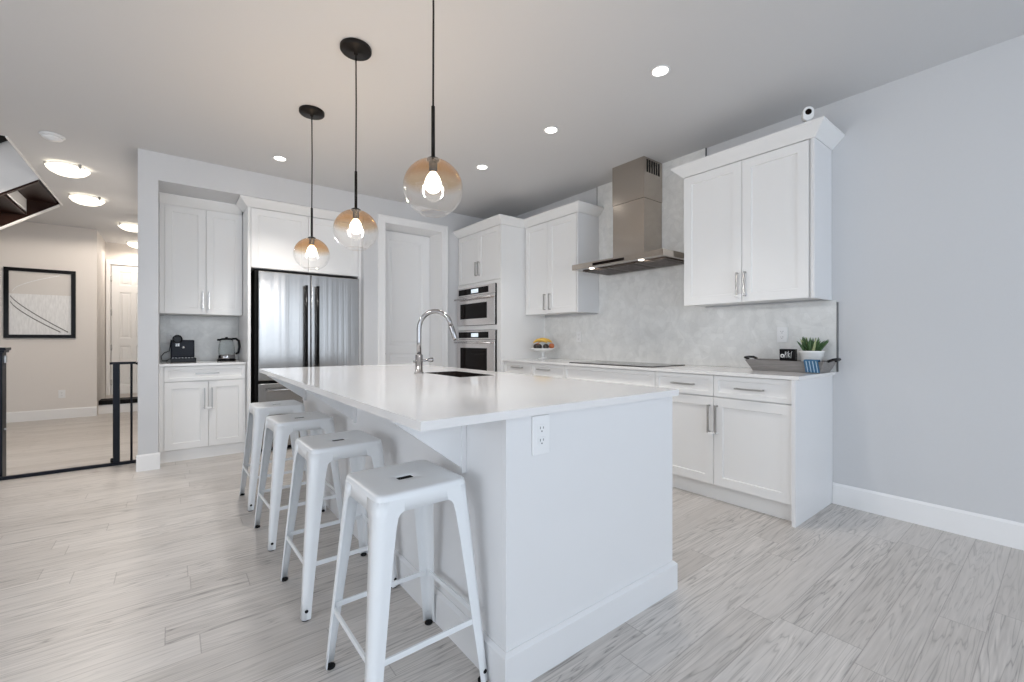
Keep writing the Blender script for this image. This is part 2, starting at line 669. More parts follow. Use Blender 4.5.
def crown(path, z0, z1, flare, side=1, segs=None):
    """mitred cornice swept along a plan polyline; side = +1 offsets to the right of travel"""
    prof = [(0.0, z0), (0.004, z0), (flare * 0.96, z1 - 0.016), (flare, z1 - 0.013), (flare, z1), (-0.02, z1), (-0.02, z0)]
    P = [Vector((p[0], p[1], 0)) for p in path]
    offs = []
    for i in range(len(P)):
        ds = []
        if i > 0: ds.append((P[i] - P[i - 1]).normalized())
        if i < len(P) - 1: ds.append((P[i + 1] - P[i]).normalized())
        ns = [Vector((d.y, -d.x, 0)) * side for d in ds]
        if len(ns) == 1:
            offs.append(ns[0])
        else:
            m = (ns[0] + ns[1]).normalized()
            offs.append(m / max(0.2, m.dot(ns[0])))
    bm = bmesh.new()
    rings = [[bm.verts.new((p.x + o.x * d, p.y + o.y * d, z)) for d, z in prof] for p, o in zip(P, offs)]
    if segs:
        rings, gone = rings[segs[0]:segs[1] + 1], rings[:segs[0]] + rings[segs[1] + 1:]
        for r in gone:
            for v in r:
                bm.verts.remove(v)
    k = len(prof)
    for A, B in zip(rings, rings[1:]):
        for i in range(k):
            bm.faces.new((A[i], A[(i + 1) % k], B[(i + 1) % k], B[i]))
    bm.faces.new(rings[0])
    bm.faces.new(rings[-1][::-1])
    return bm


# ------------------------------------------------------------------ room shell
XL, YF, YH = -4.1, -3.4, 9.1
struct('floor', box(XL - 0.1, XR + 0.1, YF - 0.1, 10.4, -0.08, 0), 'floor')
struct('ceiling', slab_hole(bmesh.new(), XL - 0.1, XR + 0.1, YF - 0.1, 10.4, ZC, ZC + 0.3, -2.6, -1.07, 5.39, 7.68), 'ceiling')
struct('wall_right', box(XR, XR + 0.1, YF - 0.1, 6.0, 0, ZC), 'wall')

bm = bmesh.new()                                                       # back wall with the cabinet niche and the pantry doorway
bx(bm, -0.095, 1.745, YB, YB + 0.1, 2.577, ZC)
bx(bm, -0.095, 1.745, 5.87, 5.97, 0, ZC)
bx(bm, -0.095, 1.745, YB + 0.1, 5.87, 2.577, 2.63)
bx(bm, 1.745, 1.98, YB, 5.97, 0, ZC)
bx(bm, 1.98, 2.765, YB, YB + 0.1, 2.55, ZC)
bx(bm, 2.765, XR, YB, YB + 0.1, 0, ZC)
struct('wall_back', bm, 'wall')
struct('wall_partition', box(-0.235, -0.095, YB, 10.3, 0, ZC), 'wall')
struct('wall_hall', box(XL, -0.896, YH, 10.3, 0, ZC), 'hall_wall')
struct('wall_hall_end', box(-0.896, -0.235, 10.2, 10.3, 0, ZC), 'hall_wall')

bm = bmesh.new()                                                       # unseen left wall with an opening for the added window
bx(bm, XL - 0.1, XL, YF, -1.7, 0, ZC)
bx(bm, XL - 0.1, XL, 2.3, 10.3, 0, ZC)
bx(bm, XL - 0.1, XL, -1.7, 2.3, 0, 0.25)
bx(bm, XL - 0.1, XL, -1.7, 2.3, 2.45, ZC)
struct('wall_left', bm, 'wall')
bm = bmesh.new()                                                       # front wall (behind the camera) with glazed opening
bx(bm, XL, -2.2, YF - 0.1, YF, 0, ZC)
bx(bm, 3.4, XR, YF - 0.1, YF, 0, ZC)
bx(bm, -2.2, 3.4, YF - 0.1, YF, 2.5, ZC)
bx(bm, -2.2, 3.4, YF - 0.1, YF, 0, 0.2)
struct('wall_front', bm, 'wall')


def window(name, ax, a0, a1, z0, z1, n, mull):
    bm = bmesh.new()
    f = 0.05
    def b(p0, p1, q0, q1):
        if ax == 'y': bx(bm, p0, p1, n - 0.07, n - 0.01, q0, q1)
        else: bx(bm, n - 0.07, n - 0.01, p0, p1, q0, q1)
    b(a0, a1, z0, z0 + f); b(a0, a1, z1 - f, z1)
    b(a0, a0 + f, z0 + f, z1 - f); b(a1 - f, a1, z0 + f, z1 - f)
    for k in range(1, mull):
        c = a0 + (a1 - a0) * k / mull
        b(c - f / 2, c + f / 2, z0 + f, z1 - f)
    return struct(name, bm, 'trim')


window('window_1', 'y', -2.2, 3.4, 0.2, 2.5, YF, 4)
window('window_added_left', 'x', -1.7, 2.3, 0.25, 2.45, XL, 3)  # invented window, added out of view with the left fill light

# baseboards
def base_prof(t=0.014, h=0.145):
    return [(0, 0), (t, 0), (t, h - 0.014), (t * 0.55, h - 0.004), (t * 0.4, h), (0, h)]


bm = bmesh.new()
prism(bm, [(XR - d, z) for d, z in base_prof()], 'y', YF, 1.043)
struct('baseboard_right', bm, 'trim')
bm = bmesh.new()
prism(bm, [(YB - d, z) for d, z in base_prof()], 'x', -0.245, -0.082)
struct('baseboard_back', bm, 'trim')
bm = bmesh.new()
prism(bm, [(YB - d, z) for d, z in base_prof()], 'x', 1.745, 1.905)
struct('baseboard_pantry', bm, 'trim')
bm = bmesh.new()
prism(bm, [(YH - d, z) for d, z in base_prof()], 'x', XL, -0.896)
struct('baseboard_hall', bm, 'trim')

# pantry door casing, jamb and door
bm = bmesh.new()
cx0, cx1, cz = 1.997, 2.748, 2.54
for s, x in ((-1, cx0), (1, cx1)):
    xo = x + s * 0.088
    bx(bm, min(x, xo), max(x, xo), YB - 0.018, YB, 0, cz, 0.002)
    bx(bm, min(xo, xo - s * 0.02), max(xo, xo - s * 0.02), YB - 0.026, YB - 0.018, 0, cz + 0.07, 0.002)
bx(bm, cx0 - 0.088, cx1 + 0.088, YB - 0.018, YB, cz, cz + 0.088, 0.002)
bx(bm, cx0 - 0.088, cx1 + 0.088, YB - 0.026, YB - 0.018, cz + 0.068, cz + 0.088, 0.002)
bx(bm, cx0 - 0.016, cx0, YB, 5.37, 0, cz)
bx(bm, cx1, cx1 + 0.016, YB, 5.37, 0, cz)
bx(bm, cx0 - 0.016, cx1 + 0.016, YB, 5.37, cz, cz + 0.01)
struct('trim_1', bm, 'trim')


def panel_door(a0, a1, z0, z1, plane, panels, th=0.04):
    """a moulded door facing -y; panels are (a0,a1,z0,z1) recessed fields"""
    bm = bmesh.new()
    xs = sorted({a0, a1, *[p[0] for p in panels], *[p[1] for p in panels]})
    zs = sorted({z0, z1, *[p[2] for p in panels], *[p[3] for p in panels]})
    for i in range(len(xs) - 1):
        for j in range(len(zs) - 1):
            q = (xs[i], xs[i + 1], zs[j], zs[j + 1])
            inside = any(q[0] >= p[0] - 1e-6 and q[1] <= p[1] + 1e-6 and q[2] >= p[2] - 1e-6 and q[3] <= p[3] + 1e-6 for p in panels)
            if inside:
                continue
            bm.faces.new([bm.verts.new((x, plane, z)) for x, z in ((q[0], q[2]), (q[1], q[2]), (q[1], q[3]), (q[0], q[3]))])
    for p in panels:
        prev = None
        for da, dn in ((0, 0), (0.012, 0.009), (0.03, 0.009), (0.045, 0.003)):
            r = [bm.verts.new((x, plane + dn, z)) for x, z in ((p[0] + da, p[2] + da), (p[1] - da, p[2] + da), (p[1] - da, p[3] - da), (p[0] + da, p[3] - da))]
            if prev:
                for i in range(4):
                    bm.faces.new((prev[i], prev[(i + 1) % 4], r[(i + 1) % 4], r[i]))
            prev = r
        bm.faces.new(prev)
    bx(bm, a0, a1, plane + 0.012, plane + th, z0, z1)
    for (x0, x1, q0, q1) in ((a0, a0 + 0.002, z0, z1), (a1 - 0.002, a1, z0, z1), (a0, a1, z1 - 0.002, z1)):
        bx(bm, x0, x1, plane, plane + 0.012, q0, q1)
    bmesh.ops.remove_doubles(bm, verts=list(bm.verts), dist=1e-5)
    return bm


pd = struct('door_1', panel_door(2.0, 2.745, 0.01, 2.535, 5.33, [(2.17, 2.64, 1.09, 2.43), (2.17, 2.64, 0.2, 0.98)]), 'trim')
bm = bmesh.new()
tube(bm, [(2.08, 5.33, 0.98), (2.08, 5.285, 0.98)], [0.011, 0.011])
lathe(bm, [(0, -0.027), (0.02, -0.02), (0.027, 0), (0.02, 0.02), (0, 0.027)], (2.08, 5.27, 0.98), 20)
struct('door_knob', bm, 'steel_pull', pd)

# hall end: raised landing with dark nosing, six-panel door, casing
struct('trim_2', box(-0.896, -0.235, 9.28, 10.2, 0, 0.14), 'trim')
struct('trim_3', box(-0.896, -0.235, 9.262, 9.60, 0.14, 0.205, 0.004), 'black_matte')
hd = struct('door_2', panel_door(-0.82, -0.24, 0.215, 2.44, 10.16,
            [(-0.72, -0.56, 2.10, 2.34), (-0.50, -0.30, 2.10, 2.34), (-0.72, -0.56, 1.18, 1.98), (-0.50, -0.30, 1.18, 1.98),
             (-0.72, -0.56, 0.36, 1.05), (-0.50, -0.30, 0.36, 1.05)]), 'trim')
for z in (0.42, 1.02, 1.62, 2.2):
    bm = bmesh.new()
    bx(bm, -0.832, -0.812, 10.146, 10.158, z - 0.05, z + 0.05, 0.001)
    tube(bm, [(-0.822, 10.143, z - 0.05), (-0.822, 10.143, z + 0.05)], 0.007, 10)
    struct('hinge', bm, 'steel_pull', hd)
bm = bmesh.new()
bx(bm, -0.885, -0.83, 10.14, 10.2, 0.205, 2.45, 0.003)
bx(bm, -0.885, -0.236, 10.14, 10.2, 2.45, 2.53, 0.003)
struct('trim_4', bm, 'trim')

# backsplash: full height behind the hood, low band elsewhere; metal edge strips
bm = bmesh.new()
bx(bm, XR - 0.01, XR, 1.02, 4.06, 0.927, 1.43)
bx(bm, XR - 0.01, XR, 1.973, 3.2, 1.43, ZC)
o = struct('backsplash_right', bm, 'tile')
struct('tile_edge', box(XR - 0.013, XR, 1.010, 1.019, 0.927, 1.415), 'seam', o)
struct('tile_edge', box(XR - 0.013, XR, 1.964, 1.973, 2.58, ZC), 'seam', o)
struct('tile_edge', box(XR - 0.013, XR, 3.2, 3.206, 1.46, ZC), 'seam', o)
struct('backsplash_niche', box(-0.095, 0.60, 5.86, 5.87, 0.927, 1.41), 'tile')

# stairwell above the hall: white half wall beside a dark flight rising to the right
bm = bmesh.new()
bx(bm, -2.7, -2.6, 5.3, 7.8, ZC + 0.3, 4.6)
bx(bm, -1.07, -0.97, 5.3, 7.8, ZC + 0.3, 4.6)
bx(bm, -2.7, -0.97, 5.29, 5.39, ZC + 0.3, 4.6)
bx(bm, -2.7, -0.97, 7.68, 7.78, ZC + 0.3, 4.6)
bx(bm, -2.7, -0.97, 5.29, 7.78, 4.6, 4.7)
struct('wall_stairwell', bm, 'wall')
bm = bmesh.new()                                                       # drywall trim lip round the ceiling opening
bx(bm, -1.079, -1.063, 5.38, 7.69, ZC - 0.010, ZC + 0.0)
struct('trim_5', bm, 'trim')
st = thing('staircase', 'dark wood stair flight seen from below through the hall ceiling opening', 'stairs', (-1.6, 7.1, 0))
sl = 0.745
def zs(x, dz=0.0):
    return 2.825 + (x + 1.075) * sl + dz
xa, xb = -3.7, -1.09
for (ya, yb, nm) in ((6.585, 6.63, 'stringer'), (7.63, 7.675, 'stringer')):
    bm = bmesh.new()
    prism(bm, [(xa, zs(xa)), (xb, zs(xb)), (xb, zs(xb, 0.27)), (xa, zs(xa, 0.27))], 'y', ya, yb)
    obj(nm, bm, 'wall' if ya < 7 else 'darkwood', st)
    bm = bmesh.new()
    prism(bm, [(xa, zs(xa, -0.022)), (xb, zs(xb, -0.022)), (xb, zs(xb, -0.001)), (xa, zs(xa, -0.001))], 'y', ya, yb)
    obj('stringer_trim', bm, 'darkwood' if ya < 7 else 'trim', st)
x = xb - 0.02
while x > xa + 0.3:
    bm = bmesh.new()
    bx(bm, x - 0.27, x, 6.63, 7.63, zs(x, 0.02), zs(x, 0.06), 0.004)
    obj('tread', bm, 'darkwood', st)
    bm = bmesh.new()
    bx(bm, x - 0.265, x - 0.25, 6.63, 7.63, zs(x, -0.155), zs(x, 0.019))
    obj('riser', bm, 'trim' if abs(x + 1.11) < 0.01 else 'darkwood', st)
    x -= 0.25
bm = bmesh.new()                                                       # sloping half wall and its dark cap
prism(bm, [(-2.55, zs(-2.55, 0.2702)), (xb, zs(xb, 0.2702)), (xb, zs(xb, 0.499)), (-2.55, zs(-2.55, 0.499))], 'y', 6.585, 6.66)
obj('half_wall', bm, 'wall', st)
bm = bmesh.new()
prism(bm, [(-2.55, zs(-2.55, 0.50)), (xb, zs(xb, 0.50)), (xb, zs(xb, 0.57)), (-2.55, zs(-2.55, 0.57))], 'y', 6.56, 6.68)
obj('handrail', bm, 'black_matte', st)

# ------------------------------------------------------------------ island
isl = thing('kitchen_island', 'white panelled kitchen island base under the long quartz top', 'island', (1.34, 2.55, 0))
IX0, IX1, IY0, IY1, ZB = 0.862, 1.826, 1.138, 3.93, 0.8935
for nm, a in (('end_panel', (IX0, IX1, IY0, IY0 + 0.02)), ('end_panel', (IX0, IX1, IY1 - 0.02, IY1)),
              ('side_panel', (IX0, IX0 + 0.02, IY0 + 0.02, IY1 - 0.02)), ('side_panel', (IX1 - 0.02, IX1, IY0 + 0.02, IY1 - 0.02))):
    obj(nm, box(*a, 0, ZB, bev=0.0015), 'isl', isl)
bm = bmesh.new()
sk = [(0, 0.0), (0.016, 0.0), (0.016, 0.118), (0.004, 0.13), (0, 0.13)]
path = [(IX0, IY0), (IX1, IY0), (IX1, IY1), (IX0, IY1)]
rings = []
for i, (px, py) in enumerate(path):
    sx = -1 if px == IX0 else 1
    sy = -1 if py == IY0 else 1
    rings.append([bm.verts.new((px + sx * d, py + sy * d, z)) for d, z in sk])
for i in range(4):
    A, B = rings[i], rings[(i + 1) % 4]
    for k in range(len(sk)):
        bm.faces.new((A[k], B[k], B[(k + 1) % len(sk)], A[(k + 1) % len(sk)]))
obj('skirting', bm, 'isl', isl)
for yc in (1.40, 2.62, 3.84):
    bm = bmesh.new()
    bx(bm, IX0 - 0.02, IX0 - 0.0005, yc - 0.02, yc + 0.02, 0.66, ZB, 0.001)
    prism(bm, [(IX0 - 0.02, 0.68), (IX0 - 0.02, ZB), (0.585, ZB), (0.585, 0.872)], 'y', yc - 0.015, yc + 0.015)
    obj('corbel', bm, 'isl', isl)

CT0, CT1 = 0.8945, 0.922
HX0, HX1, HY0, HY1 = 1.39, 1.66, 2.30, 2.80
bm = slab_hole(bmesh.new(), 0.548, 1.846, 1.118, 3.98, CT0, CT1, HX0, HX1, HY0, HY1)
bmesh.ops.bevel(bm, geom=[e for e in bm.edges if e.calc_face_angle(0) > 1], offset=0.0015, segments=2, affect='EDGES')
tag(obj('countertop', bm, 'quartz'), 'long polished white quartz top of the island', 'countertop')

sk_ = thing('kitchen_sink', 'dark steel sink sunk in the island top beside the faucet', 'sink', (1.525, 2.55, 0.68))
bm = bmesh.new()
t = 0.004
for (q0, q1, q2, q3, q4, q5) in ((HX0 + 0.001, HX1 - 0.001, HY0 + 0.001, HY1 - 0.001, 0.69, 0.694),
        (HX0 + 0.001, HX0 + 0.001 + t, HY0 + 0.001, HY1 - 0.001, 0.694, CT1 - 0.001), (HX1 - 0.001 - t, HX1 - 0.001, HY0 + 0.001, HY1 - 0.001, 0.694, CT1 - 0.001),
        (HX0 + 0.001 + t, HX1 - 0.001 - t, HY0 + 0.001, HY0 + 0.001 + t, 0.694, CT1 - 0.001), (HX0 + 0.001 + t, HX1 - 0.001 - t, HY1 - 0.001 - t, HY1 - 0.001, 0.694, CT1 - 0.001)):
    bx(bm, q0, q1, q2, q3, q4, q5)
obj('basin', bm, 'sink_steel', sk_)
bm = bmesh.new()
lathe(bm, [(0, 0.0), (0.03, 0.0), (0.04, 0.004), (0.042, 0.0005), (0.042, 0.0)], (1.525, 2.55, 0.6945), 24)
obj('drain', bm, 'chrome', sk_)

fx, fy = 1.318, 2.715
fa = thing('faucet', 'tall brushed gooseneck faucet standing on the island top', 'faucet', (fx, fy, CT1))
bm = bmesh.new()
lathe(bm, [(0, 0), (0.032, 0), (0.032, 0.009), (0.025, 0.011), (0.025, 0.125), (0.022, 0.13), (0, 0.13)], (fx, fy, CT1 + 0.0005), 28)
obj('base', bm, 'chrome', fa)
dx, dy = 0.172 / 2, -0.134 / 2
pts = [(fx, fy, CT1 + 0.128), (fx, fy, CT1 + 0.22), (fx, fy, CT1 + 0.30)]
for k in range(1, 13):
    a = PI * k / 12 * 0.93
    pts.append((fx + dx * (1 - math.cos(a)), fy + dy * (1 - math.cos(a)), CT1 + 0.30 + 0.122 * math.sin(a)))
obj('spout', tube(bmesh.new(), pts, 0.0155, 16), 'chrome', fa)
e = Vector(pts[-1])
d = (Vector(pts[-1]) - Vector(pts[-2])).normalized()
bm = tube(bmesh.new(), [e, e + d * 0.012, e + d * 0.09, e + d * 0.105], [0.016, 0.0185, 0.0185, 0.015], 16)
obj('spray_head', bm, 'chrome', fa)
u = Vector((0.79, -0.61, 0.12)).normalized()
c0 = Vector((fx, fy, CT1 + 0.085))
bm = tube(bmesh.new(), [c0 - u * 0.038, c0 - u * 0.024, c0 + u * 0.024, c0 + u * 0.06], [0.008, 0.011, 0.008, 0.006], 12)
tube(bm, [c0 + u * 0.06, c0 + u * 0.066, c0 + u * 0.092, c0 + u * 0.098], [0.008, 0.013, 0.015, 0.009], 14)
obj('lever', bm, 'chrome', fa)


def outlet(name_label, facing, a, z, n, group=None, sw=0.072, sh=0.117, kind='duplex'):
    c = {'x': (n, a, z), 'y': (a, n, z)}[facing]
    t_ = thing('electrical_outlet', name_label, 'outlet', c, group)
    def b(a0, a1, n0, n1, z0, z1, bev=0.001):
        return box(n0, n1, a0, a1, z0, z1, bev=bev) if facing == 'x' else box(a0, a1, n0, n1, z0, z1, bev=bev)
    obj('plate', b(a - sw / 2, a + sw / 2, n - 0.007, n - 0.0005, z - sh / 2, z + sh / 2, 0.002), 'plastic', t_)
    for s in (-1, 1):
        r = obj('receptacle', b(a - 0.017, a + 0.017, n - 0.0095, n - 0.0072, z + s * 0.021 - 0.015, z + s * 0.021 + 0.015), 'plastic', t_)
        bm = bmesh.new()
        for (da, dz, w_, h_) in ((-0.007, 0.004, 0.0022, 0.0085), (0.007, 0.004, 0.0022, 0.007), (0, -0.008, 0.004, 0.005)):
            merge(bm, b(a + da - w_ / 2, a + da + w_ / 2, n - 0.0102, n - 0.0096, z + s * 0.021 + dz - h_ / 2, z + s * 0.021 + dz + h_ / 2, 0))
        obj('slots', bm, 'socket', r)
    return t_


outlet('white duplex outlet on the end panel of the island', 'y', 1.009, 0.822, IY0 - 0.0005, sw=0.078, sh=0.135)
outlet('white duplex outlet on the backsplash above the tray', 'x', 1.363, 1.19, XR - 0.0105)
outlet('white outlet on the backsplash right of the fruit bowl', 'x', 3.47, 1.185, XR - 0.0105)
outlet('white outlet on the niche backsplash behind the coffee machine', 'y', -0.005, 1.17, 5.8595)
outlet('low white outlet on the hall wall under the picture', 'y', -1.27, 0.36, YH)

# ------------------------------------------------------------------ range wall cabinets
XF = 3.04
def base_unit(label, y0, y1, fronts, side=None):
    t_ = thing('base_cabinet', label, 'cabinet', (3.36, (y0 + y1) / 2, 0), 'base cabinets along the range wall')
    bm = bmesh.new()
    bx(bm, XF + 0.021, XR - 0.001, y0 + 0.0005, y1 - 0.0005, 0.115, 0.902)
    obj('body', bm, 'cab', t_)
    obj('toe_kick', box(3.10, XR - 0.001, y0 + 0.0005, y1 - 0.0005, 0.0, 0.1145), 'cab', t_)
    for f in fronts:
        kind, a0, a1, z0, z1 = f[:5]
        fr = 0.062 if kind == 'door' else 0.032
        d_ = obj('door' if kind == 'door' else 'drawer', shaker('x', a0, a1, z0, z1, XF, fr=fr, rec=0.009), 'cab', t_)
        for h in f[5:]:
            obj('handle', pull('x', h[0], h[1], XF - 0.0003, h[2], h[3]), 'steel_pull', d_)
    return t_


g = 0.0018
D0, D1, W0, W1 = 0.122, 0.742, 0.750, 0.899
ua = base_unit('white base cabinet at the open end, two doors under two drawers', 1.067, 2.049, [
    ('door', 1.070, 1.5715 - g, D0, D1, (1.545, 0.59, 0.2, True)),
    ('door', 1.5715 + g, 2.047, D0, D1, (1.600, 0.59, 0.2, True)),
    ('drawer', 1.070, 1.5715 - g, W0, W1, (1.325, 0.82, 0.18, False)),
    ('drawer', 1.5715 + g, 2.047, W0, W1, (1.802, 0.825, 0.18, False))])
obj('end_panel', box(3.012, XR - 0.001, 1.045, 1.066, 0, 0.902, bev=0.001), 'isl', ua)
base_unit('white base cabinet under the cooktop, plain wide drawer fronts', 2.049, 3.073, [
    ('drawer', 2.051, 3.071, W0, W1), ('drawer', 2.051, 3.071, 0.44, D1, (2.56, 0.66, 0.4, False)), ('drawer', 2.051, 3.071, D0, 0.436, (2.56, 0.35, 0.4, False))])
base_unit('white base cabinet in the corner beside the oven tower', 3.073, 4.058, [
    ('door', 3.075, 3.565 - g, D0, D1, (3.54, 0.59, 0.2, True)), ('door', 3.565 + g, 4.056, D0, D1, (3.59, 0.59, 0.2, True)),
    ('drawer', 3.075, 3.565 - g, W0, W1, (3.36, 0.845, 0.18, False)), ('drawer', 3.565 + g, 4.056, W0, W1, (3.80, 0.845, 0.18, False))])
bm = box(3.018, XR - 0.0005, 1.028, 4.058, 0.903, 0.926, bev=0.002)
tag(obj('countertop', bm, 'quartz'), 'pale stone counter running along the range wall', 'countertop')


def child_lock(name_label, facing, a0, a1, z, n):
    """white plastic cord lock looped round a pair of pulls"""
    bm = bmesh.new()
    pts = []
    for k in range(25):
        t_ = 2 * PI * k / 24
        a = (a0 + a1) / 2 + (abs(a1 - a0) / 2 + 0.012) * math.cos(t_)
        q = n - 0.017 + 0.020 * math.sin(t_)
        pts.append(FP(facing, a, q - 0.0, z - 0.012 * math.cos(t_ * 0.5) ** 2))
    tube(bm, pts, 0.004, 8)
    c = (a0 + a1) / 2
    if facing == 'x': bx(bm, n - 0.048, n - 0.034, c - 0.016, c + 0.016, z - 0.022, z, 0.004)
    else: bx(bm, c - 0.016, c + 0.016, n - 0.048, n - 0.034, z - 0.022, z, 0.004)
    return tag(obj('child_lock', bm, 'plastic'), name_label, 'child lock')


child_lock('white loop lock on the door pulls of the open-end base cabinet', 'x', 1.545, 1.600, 0.498, XF - 0.0)

# cooktop
ck = thing('cooktop', 'flat black glass cooktop set on the counter under the hood', 'cooktop', (3.36, 2.6, 0.926))
obj('glass_top', box(3.10, 3.60, 2.12, 3.06, 0.9265, 0.932, bev=0.0015), 'glass_black', ck)
for (x_, y_, r_) in ((3.24, 2.35, 0.09), (3.46, 2.36, 0.075), (3.24, 2.85, 0.075), (3.46, 2.84, 0.1), (3.35, 2.6, 0.11)):
    bm = bmesh.new()
    lathe(bm, [(r_, 0), (r_, 0.0004), (r_ - 0.004, 0.0004), (r_ - 0.004, 0)], (x_, y_, 0.9321), 40)
    obj('burner_ring', bm, 'silver', ck)

# oven tower
TX = 3.0
CORNER_PATH = [(3.0, 5.018), (3.0, 4.06), (3.35, 4.06), (3.35, 3.18), (3.672, 3.18)]
tw = thing('oven_tower', 'tall white oven cabinet in the back corner', 'cabinet', (3.35, 4.53, 0))
bm = bmesh.new()
TY0, TY1 = 4.06, 5.018
bx(bm, TX + 0.021, XR - 0.001, TY0 + 0.021, TY1, 0, 0.60)
bx(bm, TX + 0.021, XR - 0.001, TY0 + 0.021, TY1, 1.83, 2.49)
bx(bm, TX, XR - 0.001, TY0, TY0 + 0.02, 0, 2.49, 0.001)
bx(bm, TX, TX + 0.02, TY0 + 0.02, 4.142, 0.60, 1.86)
bx(bm, TX, TX + 0.02, 5.004, TY1, 0.60, 1.86)
bx(bm, TX, TX + 0.02, 4.142, 5.004, 1.822, 1.86)
bx(bm, TX, TX + 0.02, 4.142, 5.004, 1.275, 1.33)
bx(bm, 3.55, XR - 0.001, TY0 + 0.021, TY1, 0.60, 1.83)
obj('body', bm, 'cab', tw)
ym = (4.085 + 4.99) / 2
for (a0, a1, hy) in ((TY0 + 0.025, ym - g, ym - 0.03), (ym + g, TY1 - 0.01, ym + 0.03)):
    d_ = obj('door', shaker('x', a0, a1, 1.865, 2.487, TX, fr=0.06, rec=0.009), 'cab', tw)
    obj('handle', pull('x', hy, 2.03, TX - 0.0003, 0.17, True), 'steel_pull', d_)
obj('drawer', shaker('x', TY0 + 0.025, TY1 - 0.01, 0.12, 0.585, TX, fr=0.06), 'cab', tw)
obj('crown_molding', crown(CORNER_PATH, 2.492, 2.577, 0.075, 1, (0, 2)), 'cab', tw)


def oven(name, label, cat, z0, z1, ctrl):
    o_ = thing(name, label, cat, (3.2, 4.57, z0))
    y0, y1 = 4.146, 5.0
    bm = bmesh.new()
    bx(bm, TX - 0.004, 3.5, y0 + 0.01, y1 - 0.01, z0 + 0.004, z1 - 0.004)
    obj('body', bm, 'black_matte', o_)
    zc_ = z1 - ctrl
    p = obj('control_panel', box(TX - 0.022, TX - 0.0045, y0, y1, zc_ + 0.004, z1, bev=0.002), 'oven_steel', o_)
    obj('display_glass', box(TX - 0.0245, TX - 0.0225, y0 + 0.14, y1 - 0.035, zc_ + 0.022, z1 - 0.018, bev=0.0005), 'glass_black', p)
    obj('display', box(TX - 0.0255, TX - 0.0248, 4.50, 4.66, zc_ + 0.035, z1 - 0.032), 'display', p)
    d_ = obj('door', box(TX - 0.030, TX - 0.0045, y0, y1, z0, zc_, bev=0.003), 'oven_steel', o_)
    H_ = zc_ - z0
    obj('window', box(TX - 0.0325, TX - 0.0305, y0 + 0.16, y1 - 0.09, z0 + 0.22 * H_ if H_ < 0.4 else z0 + 0.12 * H_, zc_ - 0.075 - 0.05 * H_, bev=0.0005), 'glass_black', d_)
    bm = bmesh.new()
    hz = zc_ - 0.035
    tube(bm, [(TX - 0.078, y0 + 0.02, hz), (TX - 0.078, y1 - 0.02, hz)], 0.011, 14)
    for yy in (y0 + 0.07, y1 - 0.07):
        tube(bm, [(TX - 0.078, yy, hz), (TX - 0.030, yy, hz)], 0.008, 10)
    obj('handle', bm, 'oven_steel', d_)
    bm = bmesh.new()                                                   # black side gasket seen along the near edge
    bx(bm, TX - 0.02, TX - 0.0045, y0 - 0.001 - 0.004, y0 - 0.0005, z0, z1)
    obj('gasket', bm, 'black_matte', o_)
    return o_


oven('microwave_oven', 'stainless built-in microwave, upper of the two ovens in the tower', 'microwave', 1.335, 1.817, 0.115)
oven('wall_oven', 'stainless wall oven with dark window, lower of the two in the tower', 'oven', 0.615, 1.268, 0.115)

# wall cabinets on the range wall
UX = 3.35
def wall_cab(label, y0, y1, z0, doors, crown_path, side=1, segs=None, back=XR - 0.012):
    t_ = thing('wall_cabinet', label, 'cabinet', (3.52, (y0 + y1) / 2, z0), 'wall cabinets beside the hood')
    bm = bmesh.new()
    bx(bm, UX + 0.021, XR - 0.012, y0 + 0.021, y1 - 0.001, z0 + 0.012, 2.49)
    obj('body', bm, 'cab', t_)
    bm = bmesh.new()
    bx(bm, UX, back, y0, y0 + 0.02, z0, 2.49, 0.001)
    obj('side_panel', bm, 'isl', t_)
    for (a0, a1, hy) in doors:
        d_ = obj('door', shaker('x', a0, a1, z0 + 0.003, 2.487, UX, fr=0.066, rec=0.009), 'cab', t_)
        obj('handle', pull('x', hy, z0 + 0.135, UX - 0.0003, 0.18, True), 'steel_pull', d_)
    obj('crown_molding', crown(crown_path, 2.492, 2.577, 0.075, side, segs), 'cab', t_)
    return t_


wall_cab('white two-door wall cabinet right of the range hood', 1.05, 1.985, 1.43,
         [(1.085, 1.5175 - g, 1.49), (1.5175 + g, 1.983, 1.545)],
         [(3.672, 1.985), (UX, 1.985), (UX, 1.05), (XR - 0.001, 1.05)], back=XR - 0.001)
wc = wall_cab('white two-door wall cabinet between the oven tower and the hood', 3.18, 4.055, 1.445,
         [(3.21, 3.645 - g, 3.604), (3.645 + g, 4.04, 3.688)],
         CORNER_PATH, 1, (2, 4))
child_lock('white loop lock on the pulls of the wall cabinet right of the hood', 'x', 1.49, 1.545, 1.487, UX)

# hood
hd_ = thing('range_hood', 'stainless chimney range hood over the cooktop', 'range hood', (3.4, 2.55, 1.82))
HY_0, HY_1, HXF = 2.03, 3.05, 3.126
bm = bmesh.new()
bx(bm, HXF, XR - 0.012, HY_0, HY_1, 1.838, 1.89, 0.003)
obj('canopy', bm, 'hood_steel', hd_)
c_ = obj('control_strip', box(HXF - 0.003, HXF - 0.0005, 2.42, 2.78, 1.850, 1.874), 'glass_black', hd_)
for k in range(3):
    y0 = HY_0 + 0.05 + k * 0.31
    bm = bmesh.new()
    bx(bm, HXF + 0.10, XR - 0.05, y0, y0 + 0.30, 1.828, 1.8375, 0.002)
    for q in range(8):
        bx(bm, HXF + 0.12 + q * 0.045, HXF + 0.135 + q * 0.045, y0 + 0.015, y0 + 0.285, 1.823, 1.8285)
    obj('filter', bm, 'sink_steel', hd_)
